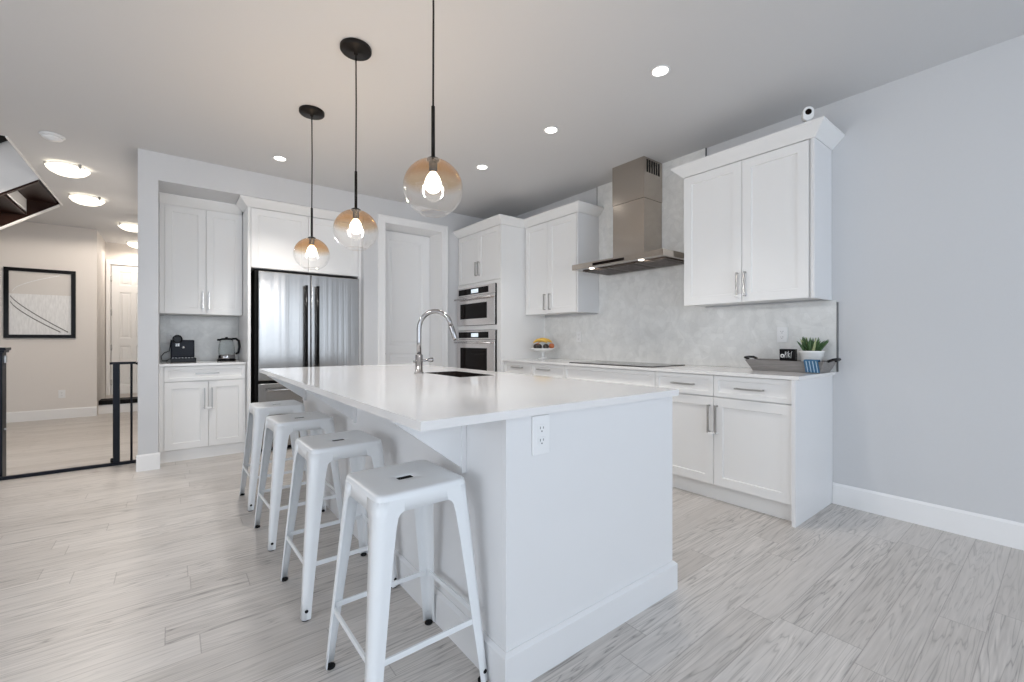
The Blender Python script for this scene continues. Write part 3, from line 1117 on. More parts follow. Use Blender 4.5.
for y_ in (2.28, 2.84):
    bm = bmesh.new()
    lathe(bm, [(0, -0.004), (0.022, -0.004), (0.026, 0), (0, 0)], (HXF + 0.055, y_, 1.8375), 20)
    obj('hood_lamp', bm, 'hoodlamp', hd_)
CHX, CY0, CY1 = 3.39, 2.40, 2.755
bm = bmesh.new()
bx(bm, CHX, XR - 0.012, CY0, CY1, 1.891, 2.45, 0.002)
obj('lower_chimney', bm, 'hood_steel', hd_)
bm = bmesh.new()
bx(bm, CHX - 0.004, XR - 0.012, CY0 - 0.004, CY1 + 0.004, 2.4505, ZC - 0.001, 0.002)
uc = obj('upper_chimney', bm, 'hood_steel', hd_)
bm = bmesh.new()
for k in range(6):
    x_ = CHX + 0.035 + k * 0.036
    bx(bm, x_, x_ + 0.022, CY0 - 0.0055, CY0 - 0.0042, ZC - 0.135, ZC - 0.02)
obj('vent_slots', bm, 'black_matte', uc)

# ------------------------------------------------------------------ back wall niche: coffee cabinet, fridge
YF1 = 5.20
nb = thing('base_cabinet', 'white base cabinet in the niche left of the fridge, one wide drawer', 'cabinet', (0.26, 5.5, 0))
bm = bmesh.new()
bx(bm, -0.094, 0.598, YF1 + 0.021, 5.86, 0.105, 0.902)
bx(bm, -0.094, -0.060, YF1, YF1 + 0.02, 0.105, 0.902)
obj('body', bm, 'cab', nb)
obj('toe_kick', box(-0.094, 0.598, YF1 + 0.02, 5.86, 0, 0.1045), 'cab', nb)
d_ = obj('drawer', shaker('y', -0.057, 0.596, 0.757, 0.898, YF1, fr=0.034), 'cab', nb)
obj('handle', pull('y', 0.275, 0.826, YF1 - 0.0003, 0.19, False), 'steel_pull', d_)
for a0, a1, h in ((-0.057, 0.282 - g, 0.252), (0.282 + g, 0.596, 0.312)):
    d_ = obj('door', shaker('y', a0, a1, 0.112, 0.750, YF1, fr=0.062, rec=0.009), 'cab', nb)
    obj('handle', pull('y', h, 0.585, YF1 - 0.0003, 0.2, True), 'steel_pull', d_)
tag(obj('countertop', box(-0.094, 0.600, YF1 - 0.02, 5.859, 0.903, 0.926, bev=0.002), 'quartz'), 'short pale stone counter in the niche under the coffee machine', 'countertop')
child_lock('white loop lock on the door pulls of the niche base cabinet', 'y', 0.252, 0.312, 0.50, YF1)

YU = 5.48
nu = thing('wall_cabinet', 'white two-door wall cabinet in the niche above the coffee machine', 'cabinet', (0.26, 5.66, 1.41))
bm = bmesh.new()
bx(bm, -0.094, 0.598, YU + 0.021, 5.86, 1.412, 2.57)
bx(bm, -0.094, -0.06, YU, YU + 0.02, 1.412, 2.50)
obj('body', bm, 'cab', nu)
for a0, a1, h in ((-0.058, 0.278 - g, 0.252), (0.278 + g, 0.597, 0.304)):
    d_ = obj('door', shaker('y', a0, a1, 1.414, 2.487, YU, fr=0.064, rec=0.009), 'cab', nu)
    obj('handle', pull('y', h, 1.555, YU - 0.0003, 0.18, True), 'steel_pull', d_)
obj('crown_molding', crown([(-0.094, YU), (0.588, YU)], 2.488, 2.576, 0.07), 'cab', nu)

fc = thing('fridge_surround', 'tall white cabinet framing the fridge with doors above it', 'cabinet', (1.17, 5.4, 0))
YC = 5.095
bm = bmesh.new()
bx(bm, 0.602, 0.628, YC, 5.869, 0, 2.50, 0.001)
obj('side_panel', bm, 'cab', fc)
bm = bmesh.new()
bx(bm, 1.708, 1.743, YC, 5.869, 0, 2.50, 0.001)
obj('side_panel', bm, 'cab', fc)
bm = bmesh.new()
bx(bm, 0.629, 1.707, YC + 0.021, 5.869, 1.885, 2.50)
obj('body', bm, 'cab', fc)
for a0, a1, h in ((0.631, 1.168 - g, 1.13), (1.168 + g, 1.705, 1.205)):
    d_ = obj('door', shaker('y', a0, a1, 1.888, 2.487, YC, fr=0.066, rec=0.009), 'cab', fc)
obj('crown_molding', crown([(0.602, 5.38), (0.602, YC), (1.743, YC)], 2.492, 2.574, 0.072), 'cab', fc)

fr = thing('refrigerator', 'stainless french-door fridge with bottom freezer between white panels', 'refrigerator', (1.19, 5.4, 0))
bm = bmesh.new()
bx(bm, 0.665, 1.70, 5.115, 5.85, 0.03, 1.868)
bx(bm, 0.70, 1.67, 5.13, 5.8, 0.0, 0.03)
obj('body', bm, 'black_matte', fr)
FY = 5.045
for a0, a1, h in ((0.690, 1.181, 1.128), (1.189, 1.70, 1.242)):
    d_ = obj('door', box(a0, a1, FY, 5.113, 0.735, 1.85, bev=0.006), 'fridge_steel', fr)
    bm = bmesh.new()
    tube(bm, [(h, FY - 0.05, 0.80), (h, FY - 0.05, 1.73)], 0.015, 14)
    for z in (0.85, 1.68):
        tube(bm, [(h, FY - 0.05, z), (h, FY - 0.0003, z)], 0.010, 10)
    obj('handle', bm, 'black', d_, label='long dark bar handle')
d_ = obj('freezer_drawer', box(0.690, 1.70, FY, 5.113, 0.05, 0.705, bev=0.006), 'fridge_steel', fr)
bm = bmesh.new()
tube(bm, [(0.76, FY - 0.05, 0.64), (1.63, FY - 0.05, 0.64)], 0.015, 14)
for x_ in (0.84, 1.55):
    tube(bm, [(x_, FY - 0.05, 0.64), (x_, FY - 0.0003, 0.64)], 0.010, 10)
obj('handle', bm, 'fridge_steel', d_)

# coffee machine and kettle on the niche counter
cm = thing('coffee_machine', 'compact black coffee machine on the niche counter', 'coffee machine', (0.09, 5.62, 0.926))
bm = bmesh.new()
bx(bm, -0.01, 0.185, 5.56, 5.76, 0.970, 1.150, 0.012)
obj('body', bm, 'navy', cm)
bm = bmesh.new()
bx(bm, -0.012, 0.197, 5.47, 5.76, 0.9265, 0.969, 0.005)
obj('drip_tray', bm, 'black', cm)
bm = bmesh.new()
for k in range(7):
    bx(bm, 0.002 + k * 0.026, 0.014 + k * 0.026, 5.48, 5.55, 0.9692, 0.973)
obj('grate', bm, 'silver', cm)
bm = bmesh.new()
tube(bm, [(0.045, 5.50, 1.158), (0.045, 5.52, 1.158), (0.045, 5.64, 1.162), (0.045, 5.66, 1.162)], [0.03, 0.042, 0.042, 0.03], 20)
obj('brew_head', bm, 'black', cm)
bm = bmesh.new()
tube(bm, [(0.045, 5.54, 1.125), (0.045, 5.54, 1.085)], [0.016, 0.010], 14)
bx(bm, 0.028, 0.062, 5.530, 5.5592, 1.085, 1.125, 0.004)
obj('spout', bm, 'silver', cm)
bm = bmesh.new()
lathe(bm, [(0, -0.002), (0.011, -0.002), (0.011, 0.002), (0, 0.002)], (0, 0, 0), 20)
bmesh.ops.rotate(bm, verts=list(bm.verts), cent=(0, 0, 0), matrix=Matrix.Rotation(R(90), 3, 'X'))
bmesh.ops.translate(bm, verts=list(bm.verts), vec=(0.092, 5.5575, 1.075))
obj('button', bm, 'silver', cm)
bm = bmesh.new()
tube(bm, [(-0.005, 5.74, 0.96), (-0.045, 5.70, 0.935), (-0.078, 5.66, 0.94), (-0.085, 5.66, 0.985), (-0.06, 5.70, 1.02), (-0.02, 5.78, 1.035), (-0.006, 5.835, 1.15)], 0.004, 8)
obj('power_cord', bm, 'black_matte', cm)

kt = thing('electric_kettle', 'clear glass electric kettle on the niche counter near the fridge', 'kettle', (0.465, 5.6, 0.926))
kc = (0.465, 5.6, 0.926)
bm = bmesh.new()
lathe(bm, [(0, 0.0008), (0.085, 0.0008), (0.088, 0.006), (0.086, 0.018), (0.078, 0.022), (0, 0.022)], kc, 32)
obj('power_base', bm, 'black', kt)
bm = bmesh.new()
lathe(bm, [(0, 0.0225), (0.076, 0.0225), (0.078, 0.03), (0.076, 0.062), (0.074, 0.066), (0, 0.066)], kc, 32)
obj('heating_collar', bm, 'chrome', kt)
bm = bmesh.new()
lathe(bm, [(0.074, 0.067), (0.078, 0.10), (0.076, 0.15), (0.066, 0.20), (0.060, 0.222), (0.057, 0.222), (0.063, 0.20), (0.073, 0.15), (0.075, 0.10), (0.071, 0.067)], kc, 32)
obj('glass_jug', bm, 'glass', kt)
bm = bmesh.new()
lathe(bm, [(0, 0.223), (0.060, 0.223), (0.060, 0.236), (0.045, 0.244), (0.012, 0.246), (0.012, 0.256), (0, 0.258)], kc, 28)
bx(bm, kc[0] - 0.085, kc[0] - 0.055, kc[1] - 0.018, kc[1] + 0.018, kc[2] + 0.215, kc[2] + 0.236, 0.005)
obj('lid', bm, 'black', kt)
bm = bmesh.new()
tube(bm, [(kc[0] + 0.05, kc[1], kc[2] + 0.236), (kc[0] + 0.085, kc[1], kc[2] + 0.238), (kc[0] + 0.113, kc[1], kc[2] + 0.215), (kc[0] + 0.118, kc[1], kc[2] + 0.15), (kc[0] + 0.108, kc[1], kc[2] + 0.085), (kc[0] + 0.081, kc[1], kc[2] + 0.075)], [0.011, 0.012, 0.013, 0.013, 0.012, 0.010], 12)
obj('handle', bm, 'black', kt)

# ------------------------------------------------------------------ stools
def rsq(hs, r, n=6):
    """rounded square outline, half size hs"""
    pts = []
    for q, (sx, sy) in enumerate(((1, 1), (-1, 1), (-1, -1), (1, -1))):
        for k in range(n + 1):
            a = PI / 2 * q + PI / 2 * k / n
            pts.append((sx * (hs - r) + r * math.cos(a), sy * (hs - r) + r * math.sin(a)))
    return pts


def rrect(hx, hy, r, n=6):
    pts = []
    for q, (sx, sy) in enumerate(((1, 1), (-1, 1), (-1, -1), (1, -1))):
        for k in range(n + 1):
            a = PI / 2 * q + PI / 2 * k / n
            pts.append((sx * (hx - r) + r * math.cos(a), sy * (hy - r) + r * math.sin(a)))
    return pts


SH, SS, FS = 0.684, 0.157, 0.210      # seat height, seat half size, foot half spread
stool = thing('bar_stool', 'nearest white metal bar stool, at the open end of the island', 'stool', (0, 0, 0), 'white metal stools along the island')
ORG[stool.name] = Vector((0, 0, 0))
bm = bmesh.new()
def edge_at(z):                        # outer half size of the skirt/legs at height z
    return SS + (FS - SS) * (SH - z) / SH
rings = []
for pts, z in ((rrect(0.028, 0.0175, 0.004), SH - 0.03), (rrect(0.028, 0.0175, 0.004), SH - 0.008), (rrect(0.030, 0.0195, 0.005), SH - 0.0055),
               (rrect(0.06, 0.05, 0.02), SH - 0.006), (rsq(0.12, 0.03), SH - 0.003), (rsq(SS - 0.012, 0.026), SH), (rsq(SS - 0.0045, 0.03), SH - 0.002), (rsq(SS - 0.001, 0.032), SH - 0.006),
               (rsq(SS, 0.033), SH - 0.012), (rsq(edge_at(SH - 0.017), 0.033), SH - 0.017), (rsq(edge_at(SH - 0.056), 0.034), SH - 0.056), (rsq(edge_at(SH - 0.056) - 0.003, 0.032), SH - 0.056),
               (rsq(SS - 0.004, 0.034), SH - 0.012), (rsq(SS - 0.02, 0.03), SH - 0.0045), (rsq(0.12, 0.03), SH - 0.0065), (rrect(0.06, 0.05, 0.02), SH - 0.0095),
               (rrect(0.0305, 0.020, 0.005), SH - 0.0095), (rrect(0.0305, 0.020, 0.005), SH - 0.03)):
    rings.append([bm.verts.new((x_, y_, z)) for x_, y_ in pts])
rings.append(rings[0])
for A, B in zip(rings, rings[1:]):
    k = len(A)
    for i in range(k):
        f = bm.faces.new((A[i], A[(i + 1) % k], B[(i + 1) % k], B[i]))
        f.smooth = True
for e_ in bm.edges:
    if e_.calc_face_angle(0) > R(40):
        e_.smooth = False
obj('seat', bm, 'stool', stool)
obj('slot_shade', box(-0.0278, 0.0278, -0.0173, 0.0173, SH - 0.026, SH - 0.0088), 'rubber_and_shade', stool)  # dark block standing in for the shade inside the hand slot


def leg_bm(sx, sy):
    """folded sheet leg: an L section whose arms narrow towards the foot"""
    bm = bmesh.new()
    rings = []
    th = 0.003
    for z, a in ((0.006, 0.034), (0.10, 0.037), (0.30, 0.046), (0.50, 0.056), (0.585, 0.0625), (0.612, 0.067), (0.622, 0.073), (0.6285, 0.086), (SH - 0.018, 0.086)):
        c = edge_at(z) + 0.0004
        rr = 0.018 + 0.0155 * z / 0.65
        outer, inner = [(c - a, c)], [(c - a, c - th)]
        for k in range(6):
            t_ = PI / 2 - PI / 2 * k / 5
            outer.append((c - rr + rr * math.cos(t_), c - rr + rr * math.sin(t_)))
            inner.append((c - rr + (rr - th) * math.cos(t_), c - rr + (rr - th) * math.sin(t_)))
        outer.append((c, c - a))
        inner.append((c - th, c - a))
        rings.append([bm.verts.new((sx * x_, sy * y_, z)) for x_, y_ in outer + inner[::-1]])
    k = len(rings[0])
    for A, B in zip(rings, rings[1:]):
        for i in range(k):
            f = bm.faces.new((A[i], A[(i + 1) % k], B[(i + 1) % k], B[i]))
            f.smooth = 0 < i < 7 or 8 < i < 15
    bm.faces.new(rings[0]); bm.faces.new(rings[-1][::-1])
    return bm


for sx in (-1, 1):
    for sy in (-1, 1):
        lg = obj('leg', leg_bm(sx, sy), 'stool', stool)
        bm = bmesh.new()
        lathe(bm, [(0, 0), (0.015, 0), (0.016, 0.002), (0.016, 0.006), (0.013, 0.008), (0, 0.008)], (sx * (FS - 0.0185), sy * (FS - 0.0185), 0), 16)
        obj('rubber_foot', bm, 'rubber_and_shade', lg)
        bm = bmesh.new()
        lathe(bm, [(0, 0), (0.007, 0), (0.007, 0.003), (0.004, 0.005), (0, 0.005)], (0, 0, 0), 12)
        bmesh.ops.rotate(bm, verts=list(bm.verts), cent=(0, 0, 0), matrix=Matrix.Rotation(R(-90) * 1, 3, 'X') if sy > 0 else Matrix.Rotation(R(90), 3, 'X'))
        bmesh.ops.translate(bm, verts=list(bm.verts), vec=(sx * (edge_at(0.035) - 0.0155), sy * (edge_at(0.035) - 0.0025), 0.040))
        obj('bolt', bm, 'rubber_and_shade', lg)
zq = 0.215
e_ = edge_at(zq) - 0.006
for (ax, s) in (('x', -1), ('x', 1), ('y', -1), ('y', 1)):
    L_ = e_ - 0.012
    if ax == 'x':
        bm = box(-L_, L_, s * e_ - 0.004, s * e_ + 0.004, zq - 0.009, zq + 0.009, bev=0.0015)
    else:
        bm = box(s * e_ - 0.004, s * e_ + 0.004, -L_, L_, zq - 0.009, zq + 0.009, bev=0.0015)
    obj('stretcher', bm, 'stool', stool)
bm = bmesh.new()
for s in (-1, 1):
    p0, p1 = Vector((-0.145, -0.145 * s, 0.615)), Vector((0.145, 0.145 * s, 0.615 + 0.006 * s))
    tube(bm, [p0, p1], 0.004, 8)
obj('cross_brace', bm, 'stool', stool)
stool.location = (0.634, 1.415, 0)
stool.rotation_euler = (0, 0, R(0.6))
dup(stool, (0.622, 2.135, 0), R(1.2), 'white metal bar stool second from the open end of the island')
dup(stool, (0.614, 2.895, 0), R(2.5), 'white metal bar stool third from the open end of the island')
dup(stool, (0.608, 3.60, 0), R(1.0), 'farthest white metal bar stool, closest to the fridge')

# ------------------------------------------------------------------ pendants
pz, pr = 1.775, 0.122
pend = thing('pendant_lamp', 'amber glass globe pendant over the near end of the island', 'pendant lamp', (0, 0, ZC), 'globe pendants over the island')
ORG[pend.name] = Vector((0, 0, ZC))
bm = bmesh.new()
lathe(bm, [(0, -0.0005), (0.084, -0.0005), (0.086, -0.004), (0.086, -0.02), (0.082, -0.026), (0.012, -0.028), (0.010, -0.042), (0, -0.042)], (0, 0, ZC), 36)
obj('canopy', bm, 'bronze', pend)
obj('cord', tube(bmesh.new(), [(0, 0, ZC - 0.043), (0.002, 0.001, 2.5), (0, 0, 2.116)], 0.0042, 8), 'bronze', pend)
obj('rod', tube(bmesh.new(), [(0, 0, 2.115), (0, 0, pz + pr + 0.006)], 0.0078, 12), 'bronze', pend)
bm = bmesh.new()
lathe(bm, [(0, 0.0055), (0.018, 0.0055), (0.026, 0.001), (0.026, -0.006), (0.017, -0.010), (0.017, -0.052), (0.0, -0.052)], (0, 0, pz + pr), 24)
obj('socket', bm, 'bronze', pend)
bm = bmesh.new()
prof = []
N = 28
for k in range(N + 1):
    a = math.asin(0.030 / pr) + (PI - math.asin(0.055 / pr) - math.asin(0.030 / pr)) * k / N
    prof.append((pr * math.sin(a), pr * math.cos(a) * (0.985 if a < PI / 2 else 0.93)))
lathe(bm, prof, (0, 0, 0), 48)
inner = [(r_ * 0.975, z_ * 0.975) for r_, z_ in prof][::-1]
gb = bm
lathe(gb, [prof[-1], (prof[-1][0] - 0.001, prof[-1][1] - 0.003), inner[0]], (0, 0, 0), 48)
bmesh.ops.translate(gb, verts=list(gb.verts), vec=(0, 0, pz))
bmesh.ops.remove_doubles(gb, verts=list(gb.verts), dist=1e-5)
# the globe keeps its own origin at its centre so that the tint follows its height
for v in gb.verts:
    v.co -= Vector((0, 0, pz))
bmesh.ops.recalc_face_normals(gb, faces=list(gb.faces))
me = bpy.data.meshes.new('globe')
gb.to_mesh(me); gb.free()
me.materials.append(M['globe'])
go = bpy.data.objects.new('globe', me)
S.collection.objects.link(go)
go.parent = pend
go.location = (0, 0, pz - ZC)
go['label'] = 'blown glass globe, amber above and clear below'
bm = bmesh.new()
lathe(bm, [(0, 0.046), (0.014, 0.045), (0.016, 0.040), (0.027, 0.024), (0.034, 0.002), (0.033, -0.014), (0.025, -0.030), (0.012, -0.039), (0, -0.041)], (0, 0, pz + 0.022), 24)
obj('bulb', bm, 'bulb', pend)
pend.location = (0.852, 1.625, ZC)
p2 = dup(pend, (0.832, 2.524, ZC), 0, 'amber glass globe pendant in the middle of the three over the island')
p3 = dup(pend, (0.808, 3.42, ZC), 0, 'amber glass globe pendant over the fridge end of the island')
for q in (pend, p2, p3):
    lamp_child(q, 'POINT', (0, 0, pz - ZC + 0.01), 26, (0.97, 0.985, 1.0), 0.045)

# recessed downlights
dl = thing('downlight', 'recessed ceiling light in front of the hood, nearest the camera', 'ceiling light', (0, 0, ZC), 'recessed downlights')
ORG[dl.name] = Vector((0, 0, ZC))
bm = bmesh.new()
lathe(bm, [(0.047, -0.002), (0.054, -0.005), (0.058, -0.004), (0.060, -0.0005), (0.047, -0.0005)], (0, 0, ZC), 32)
obj('trim_ring', bm, 'plastic', dl)
bm = bmesh.new()
lathe(bm, [(0, -0.004), (0.046, -0.003), (0.046, -0.0008), (0, -0.0008)], (0, 0, ZC), 32)
obj('lens', bm, 'spot', dl)
dl.location = (2.40, 1.58, ZC)
downs = [dl, dup(dl, (2.387, 2.559, ZC), 0, 'recessed ceiling light in the row opposite the hood, second from the camera'),
         dup(dl, (2.372, 3.517, ZC), 0, 'recessed ceiling light in front of the oven tower'),
         dup(dl, (0.788, 4.498, ZC), 0, 'recessed ceiling light in front of the fridge, left of the pendants')]
for q, pw in zip(downs, (34, 34, 38, 80)):
    lamp_child(q, 'SPOT', (0, 0, -0.02), pw, (1, 0.95, 0.89), 0.05, angle=R(100))

# hall dome lights
dm = thing('dome_light', 'flush dome light in the hall ceiling nearest the smoke detector', 'ceiling light', (0, 0, ZC), 'flush dome lights in the hall')
ORG[dm.name] = Vector((0, 0, ZC))
bm = bmesh.new()
lathe(bm, [(0, -0.0005), (0.125, -0.0005), (0.125, -0.02), (0, -0.02)], (0, 0, ZC), 32)
obj('base_pan', bm, 'plastic', dm)
bm = bmesh.new()
lathe(bm, [(0.157, -0.028), (0.154, -0.034), (0.128, -0.062), (0.088, -0.083), (0.04, -0.094), (0, -0.097)], (0, 0, ZC), 40)
lathe(bm, [(0.157, -0.028), (0.151, -0.026), (0.118, -0.053), (0.08, -0.074), (0, -0.091)], (0, 0, ZC), 40)
obj('glass_bowl', bm, 'dome', dm)
for k in range(3):
    a = R(-50) + k * 2 * PI / 3
    c_ = (0.150 * math.cos(a), 0.150 * math.sin(a))
    bm = box(c_[0] - 0.012, c_[0] + 0.012, c_[1] - 0.012, c_[1] + 0.012, ZC - 0.040, ZC - 0.0005, bev=0.005)
    obj('clip', bm, 'steel_pull', dm)
dm.location = (-0.79, 5.95, ZC)
domes = [dm, dup(dm, (-0.785, 7.10, ZC), R(10), 'flush dome light in the hall ceiling beside the stair opening corner'),
         dup(dm, (-0.455, 8.42, ZC), R(20), 'flush dome light partly behind the wall edge, nearer of the two there'),
         dup(dm, (-0.455, 9.9, ZC), R(0), 'flush dome light farthest down the hall, above the panelled door')]
for q, pw in zip(domes, (50, 50, 17, 11)):
    lamp_child(q, 'SPOT', (0, 0, -0.13), pw, (1, 0.90, 0.79), 0.1, angle=R(178), blend=0.1)

sd = thing('smoke_detector', 'round white smoke detector on the hall ceiling', 'smoke detector', (-0.77, 5.13, ZC))
bm = bmesh.new()
lathe(bm, [(0, -0.0005), (0.075, -0.0005), (0.078, -0.006), (0.072, -0.012), (0.066, -0.014), (0, -0.014)], (-0.77, 5.13, ZC), 32)
obj('mount', bm, 'plastic', sd)
bm = bmesh.new()
lathe(bm, [(0, -0.0145), (0.06, -0.0145), (0.062, -0.026), (0.055, -0.034), (0.03, -0.037), (0.03, -0.043), (0, -0.044)], (-0.77, 5.13, ZC), 32)
obj('cover', bm, 'plastic', sd)

# ------------------------------------------------------------------ things on the range counter
tr = thing('serving_tray', 'weathered grey wooden tray with dark handles on the counter end', 'tray', (3.52, 1.28, 0.926))
zt = 0.9265
def tray_shell(bm, x0, x1, y0, y1, z0, h, fl, th=0.012):
    O0 = [(x0, y0, z0), (x1, y0, z0), (x1, y1, z0), (x0, y1, z0)]
    O1 = [(x0 - fl, y0 - fl, z0 + h), (x1 + fl * 0.3, y0 - fl, z0 + h), (x1 + fl * 0.3, y1 + fl, z0 + h), (x0 - fl, y1 + fl, z0 + h)]
    I1 = [(x0 - fl + th, y0 - fl + th, z0 + h), (x1 + fl * 0.3 - th, y0 - fl + th, z0 + h), (x1 + fl * 0.3 - th, y1 + fl - th, z0 + h), (x0 - fl + th, y1 + fl - th, z0 + h)]
    I0 = [(x0 + th, y0 + th, z0 + th), (x1 - th, y0 + th, z0 + th), (x1 - th, y1 - th, z0 + th), (x0 + th, y1 - th, z0 + th)]
    Rg = [[bm.verts.new(p) for p in q] for q in (O0, O1, I1, I0)]
    for A, B in zip(Rg, Rg[1:]):
        for i in range(4):
            bm.faces.new((A[i], A[(i + 1) % 4], B[(i + 1) % 4], B[i]))
    bm.faces.new(Rg[0]); bm.faces.new(Rg[3])
obj('tray_body', (lambda b: (tray_shell(b, 3.42, 3.63, 1.045, 1.47, zt, 0.078, 0.04), b)[1])(bmesh.new()), 'traywood', tr)
for s, y_ in ((-1, 1.005), (1, 1.51)):
    bm = bmesh.new()
    yo = y_ + s * 0.028
    tube(bm, [(3.45, y_, zt + 0.079), (3.45, yo, zt + 0.092), (3.52, yo + s * 0.004, zt + 0.094), (3.59, yo, zt + 0.092), (3.59, y_, zt + 0.079)], 0.009, 10)
    obj('handle', bm, 'iron', tr)

pp = thing('potted_plant', 'green succulent in a tapered white pot standing in the tray', 'plant', (3.51, 1.13, 0.94))
pc = (3.53, 1.125, 0.9395)
bm = bmesh.new()
lathe(bm, [(0, 0), (0.049, 0), (0.052, 0.004), (0.073, 0.122), (0.076, 0.126), (0.076, 0.135), (0.071, 0.136), (0.068, 0.124), (0.062, 0.118), (0, 0.118)], pc, 36)
obj('pot', bm, 'ceramic', pp)
bm = bmesh.new()
lathe(bm, [(0, 0.124), (0.03, 0.126), (0.064, 0.1215), (0.064, 0.1195), (0, 0.1195)], pc, 24)
obj('soil', bm, 'soil', pp)
rnd = random.Random(3)
for k in range(46):
    bm = bmesh.new()
    a = rnd.uniform(0, 2 * PI)
    lean = rnd.uniform(0.05, 1.25)
    L_ = rnd.uniform(0.075, 0.115)
    r0 = rnd.uniform(0.0, 0.045)
    p = Vector((pc[0] + r0 * math.cos(a), pc[1] + r0 * math.sin(a), pc[2] + 0.124))
    dirv = Vector((math.cos(a) * lean * 0.55, math.sin(a) * lean * 0.55, 1)).normalized()
    out = Vector((math.cos(a), math.sin(a), 0))
    pts = [p + dirv * L_ * t_ + out * (0.016 * lean * t_ * t_) for t_ in (0, 0.25, 0.55, 0.8, 1.0)]
    tube(bm, pts, [0.0065, 0.009, 0.0078, 0.0046, 0.0006], 7)
    obj('leaf', bm, 'leaftip' if k % 6 == 0 else 'leaf', pp)

bs = thing('box_sign', 'small black block sign with white lettering in the tray', 'sign', (3.53, 1.27, 0.94))
obj('block', box(3.50, 3.535, 1.215, 1.318, 0.9395, 1.085, bev=0.002), 'black', bs)
bm = bmesh.new()
lathe(bm, [(0.006, -0.0007), (0.014, -0.0007), (0.014, 0.0007), (0.006, 0.0007)], (0, 0, 0), 20)
bm.faces.ensure_lookup_table()
bmesh.ops.rotate(bm, verts=list(bm.verts), cent=(0, 0, 0), matrix=Matrix.Rotation(R(90), 3, 'Y'))
bmesh.ops.translate(bm, verts=list(bm.verts), vec=(3.4988, 1.298, 1.035))
def stroke(pts):
    tube(bm, [(3.4988, 1.282 - p[0] * 0.012, 1.02 + p[1] * 0.014) for p in pts], 0.0016, 6)
stroke([(0, 0), (0.2, 3), (0.5, 3.4), (0.6, 2.4), (0.2, 1.5)])
stroke([(1.1, 0), (1.3, 3.2)])
stroke([(1.9, 0.2), (2.0, 3.6)])
stroke([(2.0, 1.6), (2.8, 2.6)])
stroke([(2.1, 1.5), (2.9, 0.1)])
stroke([(3.3, 0.0), (3.5, 3.0), (3.9, 3.4)])
obj('lettering', bm, 'plastic', bs)

bm = bmesh.new()                                                       # tea towel hung over the front edge of the tray
prof = [(3.372, 0.931), (3.372, 0.955), (3.366, 1.008), (3.374, 1.0135), (3.404, 1.0135), (3.407, 1.003), (3.411, 0.987), (3.415, 0.987), (3.411, 1.006), (3.408, 1.0185), (3.372, 1.0185), (3.361, 1.010), (3.366, 0.955), (3.366, 0.931)]
prof = [(x_ + (0.033 if z_ < 0.934 else (0.022 if z_ < 0.97 and x_ < 3.4 else 0)), z_) for x_, z_ in prof]
prism(bm, prof, 'y', 1.036, 1.118)
tw_ = tag(obj('tea_towel', bm, 'blue'), 'blue striped cloth hanging over the tray front under the plant', 'towel')
bm = bmesh.new()
for k in range(4):
    y_ = 1.044 + k * 0.019
    prism(bm, [(3.3985, 0.932), (3.3875, 0.955), (3.3605, 1.009), (3.3595, 1.009), (3.3865, 0.955), (3.3975, 0.932)], 'y', y_, y_ + 0.005)
obj('stripes', bm, 'paleblue', tw_)

# pedestal fruit bowl
fb = thing('fruit_bowl', 'white footed bowl on the counter beside the oven tower', 'bowl', (3.46, 3.86, 0.926))
fcx, fcy = 3.46, 3.85
bm = bmesh.new()
lathe(bm, [(0, 0.0008), (0.065, 0.0008), (0.066, 0.006), (0.02, 0.016), (0.014, 0.03), (0.014, 0.07), (0.03, 0.085), (0.10, 0.098), (0.15, 0.122), (0.153, 0.128), (0.148, 0.128), (0.095, 0.106), (0, 0.10)], (fcx, fcy, 0.926), 40)
obj('bowl_body', bm, 'ceramic', fb)
def banana(y_off, x_off, z_off, curve, rot):
    bm = bmesh.new()
    pts, rr = [], []
    for k in range(11):
        t_ = -1 + 2 * k / 10
        pts.append((0, t_ * 0.085, 0.035 * (1 - t_ * t_) * curve))
        rr.append(0.019 * max(0.18, (1 - abs(t_) ** 3.5)))
    tube(bm, pts, rr, 10)
    bmesh.ops.rotate(bm, verts=list(bm.verts), cent=(0, 0, 0), matrix=Matrix.Rotation(rot, 3, 'Z'))
    bmesh.ops.translate(bm, verts=list(bm.verts), vec=(fcx + x_off, fcy + y_off, 1.064 + z_off))
    return bm
for i, (yo, xo, zo, rt, lb) in enumerate(((0.0, -0.042, 0.052, 0.62, 'front'), (0.006, 0.002, 0.060, 0.62, 'middle'), (0.012, 0.046, 0.054, 0.62, 'back'))):
    tag(obj('banana', banana(yo, xo, zo, 1.0, rt), 'banana'), 'ripe yellow banana, ' + lb + ' of the three on the fruit bowl', 'banana', 'bananas in the bowl')
for i, (a, rd, m_, nm, lb) in enumerate(((3.35, 0.075, 'plum', 'avocado', 'dark avocado in the bowl below the front banana'), (4.45, 0.08, 'plum', 'avocado', 'dark avocado at the camera side rim of the fruit bowl'), (2.3, 0.08, 'plum', 'avocado', 'dark avocado at the oven side of the fruit bowl'),
                                     (5.45, 0.102, 'apple', 'apple', 'red apple at the hood side of the fruit bowl'), (1.45, 0.105, 'apple', 'apple', 'red apple at the tower side of the fruit bowl'), (0.4, 0.08, 'plum', 'avocado', 'dark avocado at the wall side of the fruit bowl'))):
    c_ = (fcx + rd * math.cos(a), fcy + rd * math.sin(a), 1.035 + (0.012 if rd > 0.09 else 0.003))
    bm = bmesh.new()
    q = 0.034
    lathe(bm, [(0, 0.001), (q * .5, 0.004), (q * .88, q * .5), (q, q), (q * .85, q * 1.5), (q * .5, q * 1.85), (q * .15, q * 1.9), (0, q * 1.82)], c_, 20)
    tag(obj(nm, bm, m_), lb, nm, 'fruit in the bowl')

